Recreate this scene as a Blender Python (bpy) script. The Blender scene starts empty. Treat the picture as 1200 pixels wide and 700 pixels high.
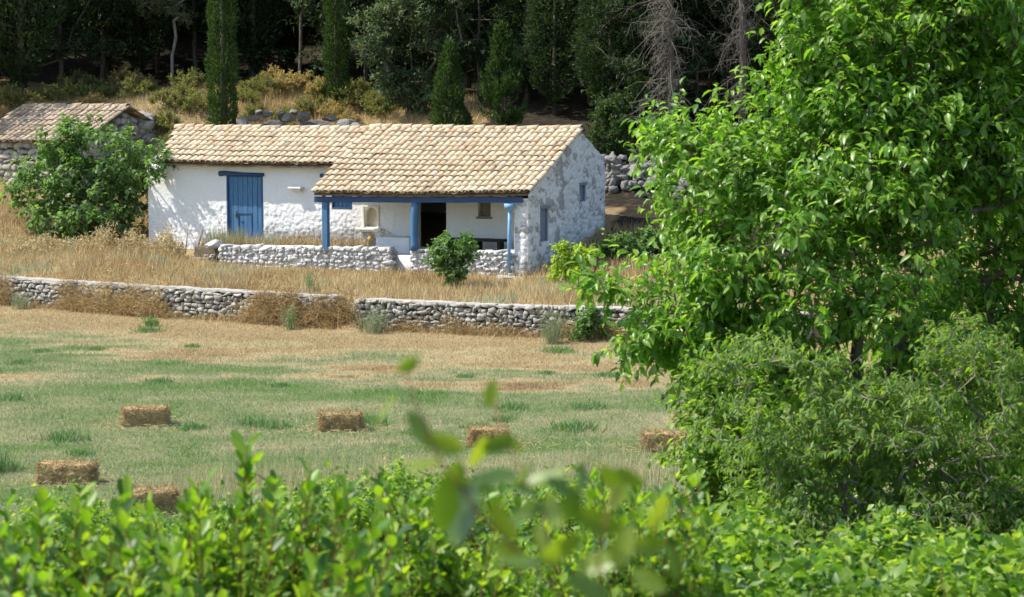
import bpy, math
import numpy as np
from mathutils import Vector, Matrix

R = math.radians
scene = bpy.context.scene
COL = scene.collection
rng = np.random.default_rng(7)

# ------------------------------------------------------------------ camera maths (used to read sizes off the photograph)
F, CAMZ = 2600.0, 6.5
PITCH = math.atan(245 / 2600)
CAM = np.array([0, 0, CAMZ])


def ray(px, py):
    x, y = (px - 600) / F, -(py - 350) / F
    return np.array([x, y * math.sin(PITCH) + math.cos(PITCH), y * math.cos(PITCH) - math.sin(PITCH)])


def at(px, py, Y):
    r = ray(px, py)
    return CAM + r * (Y / r[1])


# ------------------------------------------------------------------ noise
def _h(i, j, k=0, s=0):
    n = (np.asarray(i).astype(np.int64) * 374761393 + np.asarray(j).astype(np.int64) * 668265263
         + np.asarray(k).astype(np.int64) * 2147483647 + s * 1274126177) & 0xFFFFFFFF
    n = ((n ^ (n >> 13)) * 1274126177) & 0xFFFFFFFF
    n = n ^ (n >> 16)
    return (n & 0xFFFFFF) / float(0xFFFFFF)


def vn(x, y, z=None, s=0):
    x = np.asarray(x, float); y = np.asarray(y, float)
    z = np.zeros_like(x) if z is None else np.asarray(z, float)
    i, j, k = np.floor(x), np.floor(y), np.floor(z)
    f, g, h = x - i, y - j, z - k
    f, g, h = f * f * (3 - 2 * f), g * g * (3 - 2 * g), h * h * (3 - 2 * h)
    r = 0
    for a in (0, 1):
        for b in (0, 1):
            for c in (0, 1):
                r = r + _h(i + a, j + b, k + c, s) * (f if a else 1 - f) * (g if b else 1 - g) * (h if c else 1 - h)
    return r


def fbm(x, y, z=None, s=0, o=4):
    r, a, t = 0, 1.0, 0
    for q in range(o):
        r = r + a * vn(np.asarray(x) * 2 ** q, np.asarray(y) * 2 ** q, None if z is None else np.asarray(z) * 2 ** q, s + q)
        t += a; a *= .5
    return r / t


def voro(x, y, s=0):
    x = np.asarray(x, float); y = np.asarray(y, float)
    i, j = np.floor(x), np.floor(y)
    d1 = np.full(x.shape, 9.); d2 = np.full(x.shape, 9.); idc = np.zeros(x.shape)
    for a in (-1, 0, 1):
        for b in (-1, 0, 1):
            cx = i + a + .1 + .8 * _h(i + a, j + b, 1, s); cy = j + b + .1 + .8 * _h(i + a, j + b, 2, s)
            d = np.hypot(x - cx, y - cy); c = _h(i + a, j + b, 3, s)
            n = d < d1
            d2 = np.where(n, d1, np.minimum(d2, d)); idc = np.where(n, c, idc); d1 = np.where(n, d, d1)
    return d1, d2 - d1, idc


def sst(a, b, x):
    t = np.clip((x - a) / (b - a), 0, 1)
    return t * t * (3 - 2 * t)


def nrm(v):
    return v / np.maximum(np.linalg.norm(v, axis=-1, keepdims=True), 1e-9)


def rdir(n, g=rng):
    return nrm(g.normal(size=(n, 3)))


# ------------------------------------------------------------------ mesh buffer
class Buf:
    def __init__(s):
        s.v = []; s.t = []; s.q = []; s.n = 0; s.at = []

    def add(s, V, T=None, Q=None, tint=None):
        V = np.asarray(V, float).reshape(-1, 3)
        if T is not None and len(T): s.t.append(np.asarray(T, np.int64).reshape(-1, 3) + s.n)
        if Q is not None and len(Q): s.q.append(np.asarray(Q, np.int64).reshape(-1, 4) + s.n)
        s.v.append(V); s.n += len(V)
        s.at.append(np.zeros(len(V)) if tint is None else np.broadcast_to(np.asarray(tint, float), (len(V),)))

    def build(s, name, mat, parent=None, smooth=True):
        V = np.concatenate(s.v) if s.v else np.zeros((0, 3))
        T = np.concatenate(s.t) if s.t else np.zeros((0, 3), np.int64)
        Q = np.concatenate(s.q) if s.q else np.zeros((0, 4), np.int64)
        me = bpy.data.meshes.new(name)
        me.vertices.add(len(V)); me.vertices.foreach_set('co', V.astype(np.float32).ravel())
        me.loops.add(T.size + Q.size)
        me.loops.foreach_set('vertex_index', np.concatenate([T.ravel(), Q.ravel()]).astype(np.int32))
        me.polygons.add(len(T) + len(Q))
        ls = np.concatenate([np.arange(len(T)) * 3, T.size + np.arange(len(Q)) * 4]).astype(np.int32)
        me.polygons.foreach_set('loop_start', ls)
        me.update(calc_edges=True)
        me.polygons.foreach_set('use_smooth', np.full(len(T) + len(Q), smooth))
        A = me.attributes.new('tint', 'FLOAT', 'POINT')
        A.data.foreach_set('value', np.concatenate(s.at).astype(np.float32))
        me.validate()
        me.materials.append(mat)
        o = bpy.data.objects.new(name, me); COL.objects.link(o)
        if parent is not None: o.parent = parent
        return o


BOXQ = np.array([[0, 3, 2, 1], [4, 5, 6, 7], [0, 1, 5, 4], [1, 2, 6, 5], [2, 3, 7, 6], [3, 0, 4, 7]])


def box(b, lo, hi, tint=None, jit=0.0):
    x0, y0, z0 = lo; x1, y1, z1 = hi
    V = np.array([[x0, y0, z0], [x1, y0, z0], [x1, y1, z0], [x0, y1, z0], [x0, y0, z1], [x1, y0, z1], [x1, y1, z1], [x0, y1, z1]], float)
    if jit: V = V + rng.normal(0, jit, V.shape)
    b.add(V, None, BOXQ, tint)


def bbox(b, lo, hi, bev=.01, seg=None, rough=0.0, tint=None, sd=0):
    """box with bevelled edges and gently uneven faces"""
    lo = np.array(lo, float); hi = np.array(hi, float); c = (lo + hi) / 2; h = (hi - lo) / 2
    bev = min(bev, h.min() * .9)
    faces = []
    lines = []
    for ax in range(3):
        n = max(1, int((2 * h[ax]) / (seg or 1e9)))
        inner = np.linspace(-h[ax] + bev, h[ax] - bev, n + 1)
        lines.append(np.concatenate([[-h[ax]], inner, [h[ax]]]))
    for ax in range(3):
        u, w = (ax + 1) % 3, (ax + 2) % 3
        for sg in (-1, 1):
            U, W = np.meshgrid(lines[u], lines[w], indexing='ij')
            P = np.zeros(U.shape + (3,)); P[..., u] = U; P[..., w] = W; P[..., ax] = sg * h[ax]
            inn = np.clip(P, -h + bev, h - bev)
            P = inn + nrm(P - inn) * bev
            if rough:
                q = (P + c) * 7 + sd
                P = P + rough * (np.stack([fbm(q[..., 0], q[..., 1], q[..., 2], 3), fbm(q[..., 0], q[..., 1], q[..., 2], 13), fbm(q[..., 0], q[..., 1], q[..., 2], 23)], -1) - .5) * 2
            m, n = U.shape
            I = np.arange(m * n).reshape(m, n)
            Q = np.stack([I[:-1, :-1], I[1:, :-1], I[1:, 1:], I[:-1, 1:]], -1).reshape(-1, 4)
            if sg < 0: Q = Q[:, ::-1]
            b.add((P + c).reshape(-1, 3), None, Q, tint)


def segs(b, P0, P1, r0, r1, k=6, tint=None):
    """many tapered limbs at once"""
    P0 = np.asarray(P0, float).reshape(-1, 3); P1 = np.asarray(P1, float).reshape(-1, 3)
    n = len(P0); r0 = np.broadcast_to(r0, (n,)); r1 = np.broadcast_to(r1, (n,))
    D = nrm(P1 - P0)
    ref = np.where(np.abs(D[:, 2:3]) > .9, np.array([[1., 0, 0]]), np.array([[0, 0, 1.]]))
    A = nrm(np.cross(D, ref)); B = np.cross(D, A)
    th = np.arange(k) * 2 * math.pi / k
    ring = A[:, None] * np.cos(th)[None, :, None] + B[:, None] * np.sin(th)[None, :, None]
    V = np.concatenate([P0[:, None] + ring * r0[:, None, None], P1[:, None] + ring * r1[:, None, None]], 1)
    i = np.arange(k); j = (i + 1) % k
    Q = np.stack([i, j, j + k, i + k], -1)
    b.add(V.reshape(-1, 3), None, (Q[None] + (np.arange(n) * 2 * k)[:, None, None]).reshape(-1, 4), tint)


def tube(b, pts, rad, k=8, cap=True):
    pts = np.asarray(pts, float); rad = np.broadcast_to(rad, (len(pts),))
    T = nrm(np.gradient(pts, axis=0))
    ref = np.array([0, 0, 1.]) if abs(T[0, 2]) < .9 else np.array([1., 0, 0])
    A = nrm(np.cross(T, ref)); B = np.cross(T, A)
    th = np.arange(k) * 2 * math.pi / k
    V = pts[:, None] + (A[:, None] * np.cos(th)[None, :, None] + B[:, None] * np.sin(th)[None, :, None]) * rad[:, None, None]
    m = len(pts); I = np.arange(m * k).reshape(m, k); J = np.roll(I, -1, 1)
    Q = np.stack([I[:-1], J[:-1], J[1:], I[1:]], -1).reshape(-1, 4)
    V = V.reshape(-1, 3); Tt = []
    if cap:
        V = np.concatenate([V, pts[:1], pts[-1:]])
        Tt = [[J[0, q], I[0, q], m * k] for q in range(k)] + [[I[-1, q], J[-1, q], m * k + 1] for q in range(k)]
    b.add(V, Tt, Q)


LEAF = {
    'big': (np.array([[0, 0, 0], [.28, .46, .10], [.3, 0, 0], [.28, -.46, .10], [.65, .40, .02], [.66, 0, -.08], [.65, -.40, .02], [1, 0, -.24]]),
            np.array([[0, 2, 1], [0, 3, 2], [1, 2, 5], [1, 5, 4], [2, 3, 6], [2, 6, 5], [4, 5, 7], [5, 6, 7]])),
    'mid': (np.array([[0, 0, 0], [.45, .5, .09], [.45, -.5, .09], [1, 0, -.14], [.48, 0, -.01]]),
            np.array([[0, 4, 1], [0, 2, 4], [1, 4, 3], [4, 2, 3]])),
    'oval': (np.array([[0, 0, 0], [.22, .36, .05], [.22, 0, 0], [.22, -.36, .05], [.6, .5, .05], [.6, 0, -.02], [.6, -.5, .05], [.9, .28, .0], [.9, -.28, .0], [1, 0, -.05]]),
             np.array([[0, 2, 1], [0, 3, 2], [1, 2, 5], [1, 5, 4], [2, 3, 6], [2, 6, 5], [4, 5, 7], [5, 6, 8], [5, 9, 7], [5, 8, 9]])),
    'small': (np.array([[0, 0, 0], [.45, .5, .05], [1, 0, -.08], [.45, -.5, .05]]), np.array([[0, 2, 1], [0, 3, 2]])),
    'blade': (np.array([[0, .5, 0], [0, -.5, 0], [1, 0, 0]]), np.array([[0, 1, 2]])),
}


def leaves(b, P, D, N, L, W, kind, tint=None):
    V0, T0 = LEAF[kind]
    n = len(P)
    if n == 0: return
    D = nrm(D); S = nrm(np.cross(D, N)); N = np.cross(S, D)
    L = np.broadcast_to(L, (n,)); W = np.broadcast_to(W, (n,))
    V = (P[:, None] + D[:, None] * (V0[None, :, :1] * L[:, None, None]) + S[:, None] * (V0[None, :, 1:2] * W[:, None, None])
         + N[:, None] * (V0[None, :, 2:3] * L[:, None, None]))
    T = T0[None] + (np.arange(n) * len(V0))[:, None, None]
    if tint is not None: tint = np.repeat(np.broadcast_to(tint, (n,)), len(V0))
    b.add(V.reshape(-1, 3), T.reshape(-1, 3), None, tint)


# ------------------------------------------------------------------ tagging
def tag(o, label=None, cat=None, group=None, kind=None):
    if label: o['label'] = label
    if cat: o['category'] = cat
    if group: o['group'] = group
    if kind: o['kind'] = kind
    return o


def empty(name, loc, rz=0.0, label=None, cat=None, group=None):
    o = bpy.data.objects.new(name, None); COL.objects.link(o)
    o.location = loc; o.rotation_euler = (0, 0, rz); o.empty_display_size = .3
    return tag(o, label, cat, group)


def dup(root, loc, rz=0.0, sc=(1, 1, 1), label=None, group=None):
    r = root.copy(); COL.objects.link(r); r.location = loc; r.rotation_euler = (0, 0, rz); r.scale = sc
    if label: r['label'] = label
    if group: r['group'] = group
    for ch in list(root.children):
        c = ch.copy(); COL.objects.link(c); c.parent = r
        for g in list(ch.children):
            d = g.copy(); COL.objects.link(d); d.parent = c
    return r


# ------------------------------------------------------------------ materials
class NT:
    def __init__(s, name):
        s.m = bpy.data.materials.new(name); s.m.use_nodes = True
        s.t = s.m.node_tree; s.t.nodes.clear()
        s.out = s.n('ShaderNodeOutputMaterial')

    def n(s, typ, **kw):
        x = s.t.nodes.new(typ)
        for k, v in kw.items(): setattr(x, k, v)
        return x

    def l(s, a, b): s.t.links.new(a, b)

    def noise(s, scale, detail=4, rough=.55, coord='Object', stretch=None):
        tc = s.n('ShaderNodeTexCoord'); src = tc.outputs[coord]
        if stretch:
            mp = s.n('ShaderNodeMapping'); mp.inputs['Scale'].default_value = stretch; s.l(src, mp.inputs[0]); src = mp.outputs[0]
        x = s.n('ShaderNodeTexNoise'); x.inputs['Scale'].default_value = scale; x.inputs['Detail'].default_value = detail
        x.inputs['Roughness'].default_value = rough; s.l(src, x.inputs['Vector'])
        return x.outputs['Fac']

    def ramp(s, fac, stops, interp='LINEAR'):
        x = s.n('ShaderNodeValToRGB'); x.color_ramp.interpolation = interp
        e = x.color_ramp.elements
        while len(e) < len(stops): e.new(.5)
        for i, (p, c) in enumerate(stops):
            e[i].position = p; e[i].color = (*c, 1) if len(c) == 3 else c
        s.l(fac, x.inputs[0]); return x.outputs[0]

    def mix(s, fac, a, b, mode='MIX'):
        x = s.n('ShaderNodeMix', data_type='RGBA', blend_type=mode)
        for sock, v in ((x.inputs[0], fac), (x.inputs[6], a), (x.inputs[7], b)):
            if hasattr(v, 'links'): s.l(v, sock)
            elif isinstance(v, (int, float)): sock.default_value = v
            else: sock.default_value = (*v, 1)
        return x.outputs[2]

    def math(s, op, a, b=0.0):
        x = s.n('ShaderNodeMath', operation=op)
        for sock, v in ((x.inputs[0], a), (x.inputs[1], b)):
            if hasattr(v, 'links'): s.l(v, sock)
            else: sock.default_value = v
        return x.outputs[0]

    def attr(s, name='tint'):
        x = s.n('ShaderNodeAttribute'); x.attribute_name = name; return x.outputs['Fac']

    def island(s): return s.n('ShaderNodeNewGeometry').outputs['Random Per Island']

    def bump(s, h, dist=.02, strength=1.0):
        x = s.n('ShaderNodeBump'); x.inputs['Distance'].default_value = dist; x.inputs['Strength'].default_value = strength
        s.l(h, x.inputs['Height']); return x.outputs[0]

    def pbr(s, col, rough=.8, normal=None, spec=.3, trans=None, tw=.0):
        p = s.n('ShaderNodeBsdfPrincipled')
        if hasattr(col, 'links'): s.l(col, p.inputs['Base Color'])
        else: p.inputs['Base Color'].default_value = (*col, 1)
        if hasattr(rough, 'links'): s.l(rough, p.inputs['Roughness'])
        else: p.inputs['Roughness'].default_value = rough
        p.inputs['Specular IOR Level'].default_value = spec
        if normal is not None: s.l(normal, p.inputs['Normal'])
        res = p.outputs[0]
        if tw > 0:
            t = s.n('ShaderNodeBsdfTranslucent')
            if hasattr(trans, 'links'): s.l(trans, t.inputs[0])
            else: t.inputs[0].default_value = (*trans, 1)
            mx = s.n('ShaderNodeMixShader'); mx.inputs[0].default_value = tw
            s.l(res, mx.inputs[1]); s.l(t.outputs[0], mx.inputs[2]); res = mx.outputs[0]
        s.l(res, s.out.inputs[0])
        return s.m


def leaf_mat(name, cols, trans, rough=.45, spec=.4, tw=.35, big=.7):
    """leaf colour differs from leaf to leaf and in broad patches"""
    t = NT(name)
    f = t.math('ADD', t.math('MULTIPLY', t.island(), .65), t.math('MULTIPLY', t.noise(big, 2), .5))
    c = t.ramp(f, [(.15 + .7 * i / (len(cols) - 1), k) for i, k in enumerate(cols)])
    tc = t.mix(1.0, c, trans, 'MULTIPLY')
    sc = t.n('ShaderNodeVectorMath', operation='SCALE'); t.l(tc, sc.inputs[0]); sc.inputs['Scale'].default_value = 4.0
    return t.pbr(c, rough, None, spec, sc.outputs[0], tw)


def bark_mat(name, a, b, sc=14):
    t = NT(name); f = t.noise(sc, 5, .65, stretch=(1, 1, .25))
    return t.pbr(t.ramp(f, [(.3, a), (.7, b)]), .9, t.bump(f, .02), .15)


def plain(name, a, b, scale=6, rough=.7, spec=.3, bump=.004, stretch=None):
    t = NT(name); f = t.noise(scale, 5, .6, stretch=stretch)
    return t.pbr(t.ramp(f, [(.3, a), (.7, b)]), rough, t.bump(f, bump), spec)


M = {}
M['walnut'] = leaf_mat('walnut_leaf', [(.03, .075, .010), (.07, .155, .016), (.12, .215, .026), (.20, .29, .055)], (.88, 1.0, .32), .36, .45, .31, .9)
M['narrow'] = leaf_mat('narrow_leaf', [(.04, .09, .016), (.08, .15, .025), (.15, .22, .045)], (1, 1, .35), .5, .3, .35, 1.5)
M['bramble'] = leaf_mat('bramble_leaf', [(.015, .05, .008), (.055, .125, .016), (.11, .195, .025), (.21, .29, .05)], (1, 1, .3), .42, .3, .33, 2.5)
M['lentisk'] = leaf_mat('lentisk_leaf', [(.018, .055, .009), (.055, .125, .016), (.105, .195, .025), (.21, .30, .035)], (1, 1, .22), .4, .28, .3, 4.)
M['shoot'] = leaf_mat('shoot_leaf', [(.02, .05, .010), (.05, .10, .015), (.10, .16, .02), (.17, .22, .03)], (1, .95, .2), .3, .6, .3, 9.)
M['fig'] = leaf_mat('fig_leaf', [(.04, .085, .025), (.07, .135, .04), (.115, .185, .06)], (.95, 1, .4), .5, .35, .33, .8)
M['yellow_fig'] = leaf_mat('young_fig_leaf', [(.09, .16, .02), (.16, .24, .03), (.24, .3, .05)], (1, 1, .3), .5, .35, .4, 1.5)
M['conifer'] = leaf_mat('conifer_spray', [(.013, .025, .010), (.025, .044, .016), (.042, .066, .025)], (.9, 1, .5), .6, .2, .15, .6)  # darkened foliage: shade within the wood is put into this colour
M['cypress'] = leaf_mat('cypress_spray', [(.02, .042, .010), (.036, .068, .016), (.06, .10, .026)], (.9, 1, .5), .6, .2, .15, .9)
M['juniper'] = leaf_mat('juniper_spray', [(.045, .07, .03), (.07, .10, .045), (.105, .14, .065)], (.9, 1, .5), .6, .2, .15, .8)
M['olive'] = leaf_mat('olive_leaf', [(.05, .065, .025), (.085, .10, .04), (.13, .14, .06)], (.95, 1, .5), .5, .3, .2, .8)
M['shrub'] = leaf_mat('phrygana_leaf', [(.08, .10, .03), (.13, .145, .045), (.2, .2, .075)], (1, .95, .4), .7, .15, .2, .8)
M['gold_shrub'] = leaf_mat('golden_shrub_leaf', [(.18, .15, .065), (.25, .21, .09), (.34, .29, .14)], (1, .85, .4), .8, .1, .2, .8)
M['grey_twig'] = plain('grey_dead_twig', (.11, .095, .08), (.24, .21, .18), 9, .9, .1)
M['bark'] = bark_mat('grey_brown_bark', (.06, .045, .035), (.17, .14, .11))
M['pale_bark'] = bark_mat('pale_grey_bark', (.14, .12, .10), (.32, .28, .23))
M['red_stem'] = plain('reddish_stem', (.16, .06, .03), (.25, .12, .05), 20, .6, .3)

# whitewashed masonry: tint = how much bare stone shows
def masonry(name, white, stone_a, stone_b, warm):
    t = NT(name)
    n1 = t.noise(2.2, 6, .65); n2 = t.noise(11, 5, .6); n3 = t.noise(34, 3, .6)
    b = t.math('ADD', t.attr(), t.math('MULTIPLY', t.math('SUBTRACT', n2, .5), .9))
    b = t.math('ADD', b, t.math('MULTIPLY', t.math('SUBTRACT', n1, .5), .5))
    k = t.ramp(b, [(.42, (0, 0, 0)), (.62, (1, 1, 1))])
    st = t.ramp(n3, [(.3, stone_a), (.7, stone_b)])
    wh = t.mix(t.ramp(n1, [(.4, (0, 0, 0)), (.75, (1, 1, 1))]), white, warm)
    wh = t.mix(t.ramp(n3, [(.55, (0, 0, 0)), (.8, (.35, .35, .35))]), wh, (.5, .46, .38))
    c = t.mix(k, wh, st)
    hgt = t.math('ADD', t.math('MULTIPLY', n2, .7), t.math('MULTIPLY', n3, .35))
    return t.pbr(c, .92, t.bump(hgt, .035, .9), .12)


M['limewash'] = masonry('limewashed_masonry', (.77, .77, .77), (.27, .26, .25), (.48, .46, .43), (.76, .74, .70))
M['gable'] = masonry('weathered_limewash', (.72, .72, .72), (.25, .245, .24), (.46, .45, .43), (.60, .59, .56))
M['niche_plaster'] = plain('shaded_cream_plaster', (.40, .34, .24), (.56, .50, .38), 6, .9, .1, .006)  # beige niche back, with the shade of the recess put into the colour
M['plaster'] = plain('cream_plaster', (.70, .66, .56), (.80, .77, .69), 5, .9, .15, .006)


def stone_mat(name, cols, lich=(.42, .40, .33)):
    t = NT(name)
    c = t.ramp(t.island(), [(i / (len(cols) - 1), k) for i, k in enumerate(cols)])
    n = t.noise(7, 6, .65); n2 = t.noise(26, 4, .6)
    c = t.mix(t.ramp(n, [(.45, (0, 0, 0)), (.7, (.7, .7, .7))]), c, lich)
    c = t.mix(t.ramp(n2, [(.3, (.55, .55, .55)), (.5, (0, 0, 0))]), c, (.10, .095, .085))
    return t.pbr(c, .95, t.bump(t.math('ADD', n, t.math('MULTIPLY', n2, .5)), .04), .12)


M['stone'] = stone_mat('field_stone', [(.24, .22, .19), (.40, .37, .32), (.31, .30, .27), (.50, .46, .39), (.28, .26, .24), (.44, .42, .38)])
M['white_stone'] = stone_mat('whitewashed_stone', [(.40, .39, .38), (.62, .61, .59), (.28, .275, .27), (.68, .67, .65), (.50, .49, .47)], (.66, .65, .63))
M['rubble'] = stone_mat('grey_rubble', [(.16, .15, .135), (.24, .225, .2), (.19, .185, .175), (.30, .28, .245)], (.26, .25, .22))  # darker than field stone: shade over the tumbled wall put into the tone
M['dark_stone'] = stone_mat('dark_limestone', [(.05, .055, .065), (.09, .095, .105), (.07, .075, .085)], (.2, .2, .2))
M['earth'] = plain('wall_core_earth', (.10, .08, .055), (.2, .16, .11), 9, .95, .1, .02)
M['mortar'] = plain('lime_mortar', (.5, .48, .43), (.66, .64, .58), 9, .95, .1, .02)
M['coping'] = plain('cement_coping', (.30, .28, .25), (.48, .45, .40), 5, .95, .1, .01)


def tile_mat():
    t = NT('clay_roof_tile')
    c = t.ramp(t.island(), [(0, (.46, .34, .21)), (.2, (.56, .44, .29)), (.42, (.62, .52, .36)), (.6, (.53, .41, .26)), (.74, (.52, .36, .24)), (.84, (.64, .55, .40)), (1, (.36, .28, .19))])
    n = t.noise(3.0, 6, .7); n2 = t.noise(22, 4, .65)
    c = t.mix(t.ramp(n, [(.45, (0, 0, 0)), (.75, (.55, .55, .55))]), c, (.66, .56, .38))
    c = t.mix(t.ramp(n2, [(.28, (.75, .75, .75)), (.48, (0, 0, 0))]), c, (.18, .14, .10))
    return t.pbr(c, .9, t.bump(n2, .006), .15)


M['tile'] = tile_mat()
t = NT('grey_weathered_tile')
c = t.ramp(t.island(), [(0, (.34, .25, .17)), (.5, (.46, .36, .25)), (1, (.56, .45, .33))])
M['old_tile'] = t.pbr(t.mix(t.ramp(t.noise(14, 5), [(.35, (.7, .7, .7)), (.55, (0, 0, 0))]), c, (.16, .13, .11)), .95, None, .1)
M['blue'] = plain('faded_blue_paint', (.03, .11, .235), (.085, .195, .34), 5, .6, .35, .003, (6, 6, .6))
M['blue_dark'] = plain('dark_blue_paint', (.02, .045, .11), (.04, .085, .18), 6, .65, .3, .004, (.6, 6, 6))
M['blue_light'] = plain('light_blue_paint', (.13, .30, .52), (.2, .4, .62), 6, .5, .4, .002)
M['grey_blue'] = plain('grey_blue_boards', (.13, .17, .22), (.24, .28, .34), 6, .8, .2, .004, (8, 8, .6))
M['dark_wood'] = plain('dark_wood', (.018, .015, .013), (.045, .036, .03), 7, .75, .25, .004, (.6, 8, 8))
M['grey_wood'] = plain('weathered_wood', (.14, .12, .10), (.28, .25, .21), 8, .9, .15, .004, (.6, 8, 8))
M['roof_board'] = plain('roof_boards', (.10, .07, .045), (.2, .15, .10), 6, .9, .1, .004)
M['gourd'] = plain('dry_gourd_skin', (.42, .28, .08), (.6, .45, .18), 12, .6, .3)
M['iron'] = plain('rusty_iron', (.05, .045, .04), (.14, .11, .09), 20, .6, .4)
M['twine'] = plain('baling_twine', (.5, .4, .2), (.6, .5, .28), 20, .8, .2)


def straw_mat(name, stops, tw=.25, patch=None):
    t = NT(name)
    f = t.math('ADD', t.attr(), t.math('MULTIPLY', t.math('SUBTRACT', t.island(), .5), .22))
    c = t.ramp(f, stops)
    tc = t.n('ShaderNodeVectorMath', operation='SCALE'); t.l(c, tc.inputs[0]); tc.inputs['Scale'].default_value = 1.15
    return t.pbr(c, .75, None, .15, tc.outputs[0], tw)


GR = [(0, (.20, .135, .07)), (.22, (.48, .335, .15)), (.45, (.56, .46, .25)), (.6, (.38, .39, .245)), (.8, (.215, .28, .155)), (1, (.13, .28, .05))]
M['grass'] = straw_mat('field_grass_blades', GR)
M['dry'] = straw_mat('dry_grass_blades', GR)
t = NT('bale_straw')
c = t.ramp(t.noise(40, 4, .7, stretch=(.4, 1, 1)), [(.25, (.24, .15, .07)), (.5, (.46, .33, .16)), (.75, (.66, .52, .29))])
M['bale'] = t.pbr(c, .9, t.bump(t.noise(60, 3, .7, stretch=(.4, 1, 1)), .03), .1)

# ------------------------------------------------------------------ terrain
WX = np.array([-60, -15.4, -9.7, -4.6, 0, 3.2, 60]); WY = np.array([93, 66.25, 62.5, 59.6, 57.8, 56.8, 44.])


def W(x): return np.interp(x, WX, WY)


TH = R(24)
U3 = np.array([math.cos(TH), -math.sin(TH), 0]); B3 = np.array([math.sin(TH), math.cos(TH), 0])
O = np.array([0.4767, 65.0, 0.0])


def H2W(a, b, z=0): return O + U3 * a + B3 * b + np.array([0, 0, z])


ctl = []
for x in range(-26, 17, 4): ctl.append((x, W(x) + .4, .86))
for a, b, z in [(-14.5, -.3, 1.2), (-10.5, -.4, 1.03), (-7, -.4, 1.0), (-4, -.4, .95), (0, -.3, 1.0), (2, 0, 1.0), (5, 0, 1.05), (9, -1, 1.1), (14, -2, 1.2),
                (.3, 3, 1.55), (.3, 6, 2.15), (3.5, 5, 1.75), (7, 6, 1.9), (12, 6, 2.2), (0, 8, 2.9), (4, 9.5, 2.9), (9, 11, 3.1),
                (-3, 7, 2.7), (-7, 7, 2.8), (-12, 7, 2.8), (-15, 4, 1.7), (-15, 7, 2.5), (-9, 12.2, 5.0), (-4, 12.5, 4.9), (1, 13, 4.6), (6, 14, 4.4), (11, 15, 4.6),
                (-9, 15, 5.9), (-4, 16, 5.8), (2, 17, 5.6), (8, 18, 5.7), (-14, 13, 5.0)]:
    p = H2W(a, b); ctl.append((p[0], p[1], z))
for px, py, Y in [(0, 240, 76), (100, 292, 70.5), (160, 296, 69), (40, 300, 71), (20, 232, 80), (120, 232, 79.5), (-80, 225, 80), (60, 120, 87), (150, 117, 87), (130, 150, 83), (0, 120, 88),
                  (-100, 120, 88), (250, 110, 86), (330, 104, 88), (400, 104, 88), (100, 100, 93), (300, 92, 96), (500, 95, 92), (700, 100, 92), (900, 105, 92)]:
    p = at(px, py, Y); ctl.append((p[0], p[1], p[2]))
for x in (-50, -25, 0, 25, 50): ctl += [(x, 105, 10.5), (x, 135, 21), (x, 165, 32)]
ctl += [(35, 60, 1.5), (35, 80, 4.5), (-40, 95, 6), (-45, 80, 1.5)]
ctl = np.array(ctl)


def _rbf(d): return np.where(d > 1e-6, d * d * np.log(np.maximum(d, 1e-6)), 0)


_n = len(ctl)
_A = np.zeros((_n + 3, _n + 3))
_A[:_n, :_n] = _rbf(np.hypot(ctl[:, None, 0] - ctl[None, :, 0], ctl[:, None, 1] - ctl[None, :, 1])) + np.eye(_n) * .6
_A[:_n, _n] = 1; _A[:_n, _n + 1:] = ctl[:, :2]; _A[_n:, :_n] = _A[:_n, _n:].T
_w = np.linalg.solve(_A, np.concatenate([ctl[:, 2], [0, 0, 0]]))


def upper(x, y):
    sh = x.shape; x = x.ravel(); y = y.ravel(); out = np.empty(len(x))
    for i in range(0, len(x), 20000):
        s = slice(i, i + 20000)
        d = np.hypot(x[s, None] - ctl[None, :, 0], y[s, None] - ctl[None, :, 1])
        out[s] = _rbf(d) @ _w[:_n] + _w[_n] + _w[_n + 1] * x[s] + _w[_n + 2] * y[s]
    return np.clip(out, .7, 45).reshape(sh)


def gz(x, y):
    x = np.asarray(x, float); y = np.asarray(y, float); x, y = np.broadcast_arrays(x, y)
    D = y - W(x)
    front = np.clip((33.5 - y), 0, 60) / 31.5 * 4.9
    front = np.where(y > 26, front * sst(33.5, 24, y) ** .5, front)
    lo = front + .05 * (fbm(x * .35, y * .35, None, 5) - .5) + .10 * sst(-1.6, 0, D)
    up = upper(x, y) + .12 * (fbm(x * .6, y * .6, None, 9) - .5)
    gap = np.exp(-((x + 4.35) / .35) ** 2)          # earth ramp through the gap in the wall
    k = np.where(gap > .4, sst(-.8, .9, D), sst(.05, .3, D))
    return lo * (1 - k) + up * k


def g1(x, y): return float(gz(np.array([x]), np.array([y]))[0])


def green(x, y):
    """tint of the ground cover: 0 dead brown, .3 straw, .8 grey green, 1 fresh green"""
    D = W(x) - y
    n = fbm(x * .27, y * .6, None, 31, 4) + .55 * (fbm(x * 1.1, y * 1.7, None, 41, 3) - .5)
    f = .32 + .43 * sst(2.5, 11.5, D + 16 * (n - .53)) + .5 * (n - .5) * sst(4, 9, D)
    f = f + .09 * sst(16, 24, D)
    f = np.where(D < 0, .27 + .35 * (fbm(x * .4, y * .4, None, 51) - .45), f)
    return f


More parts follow.
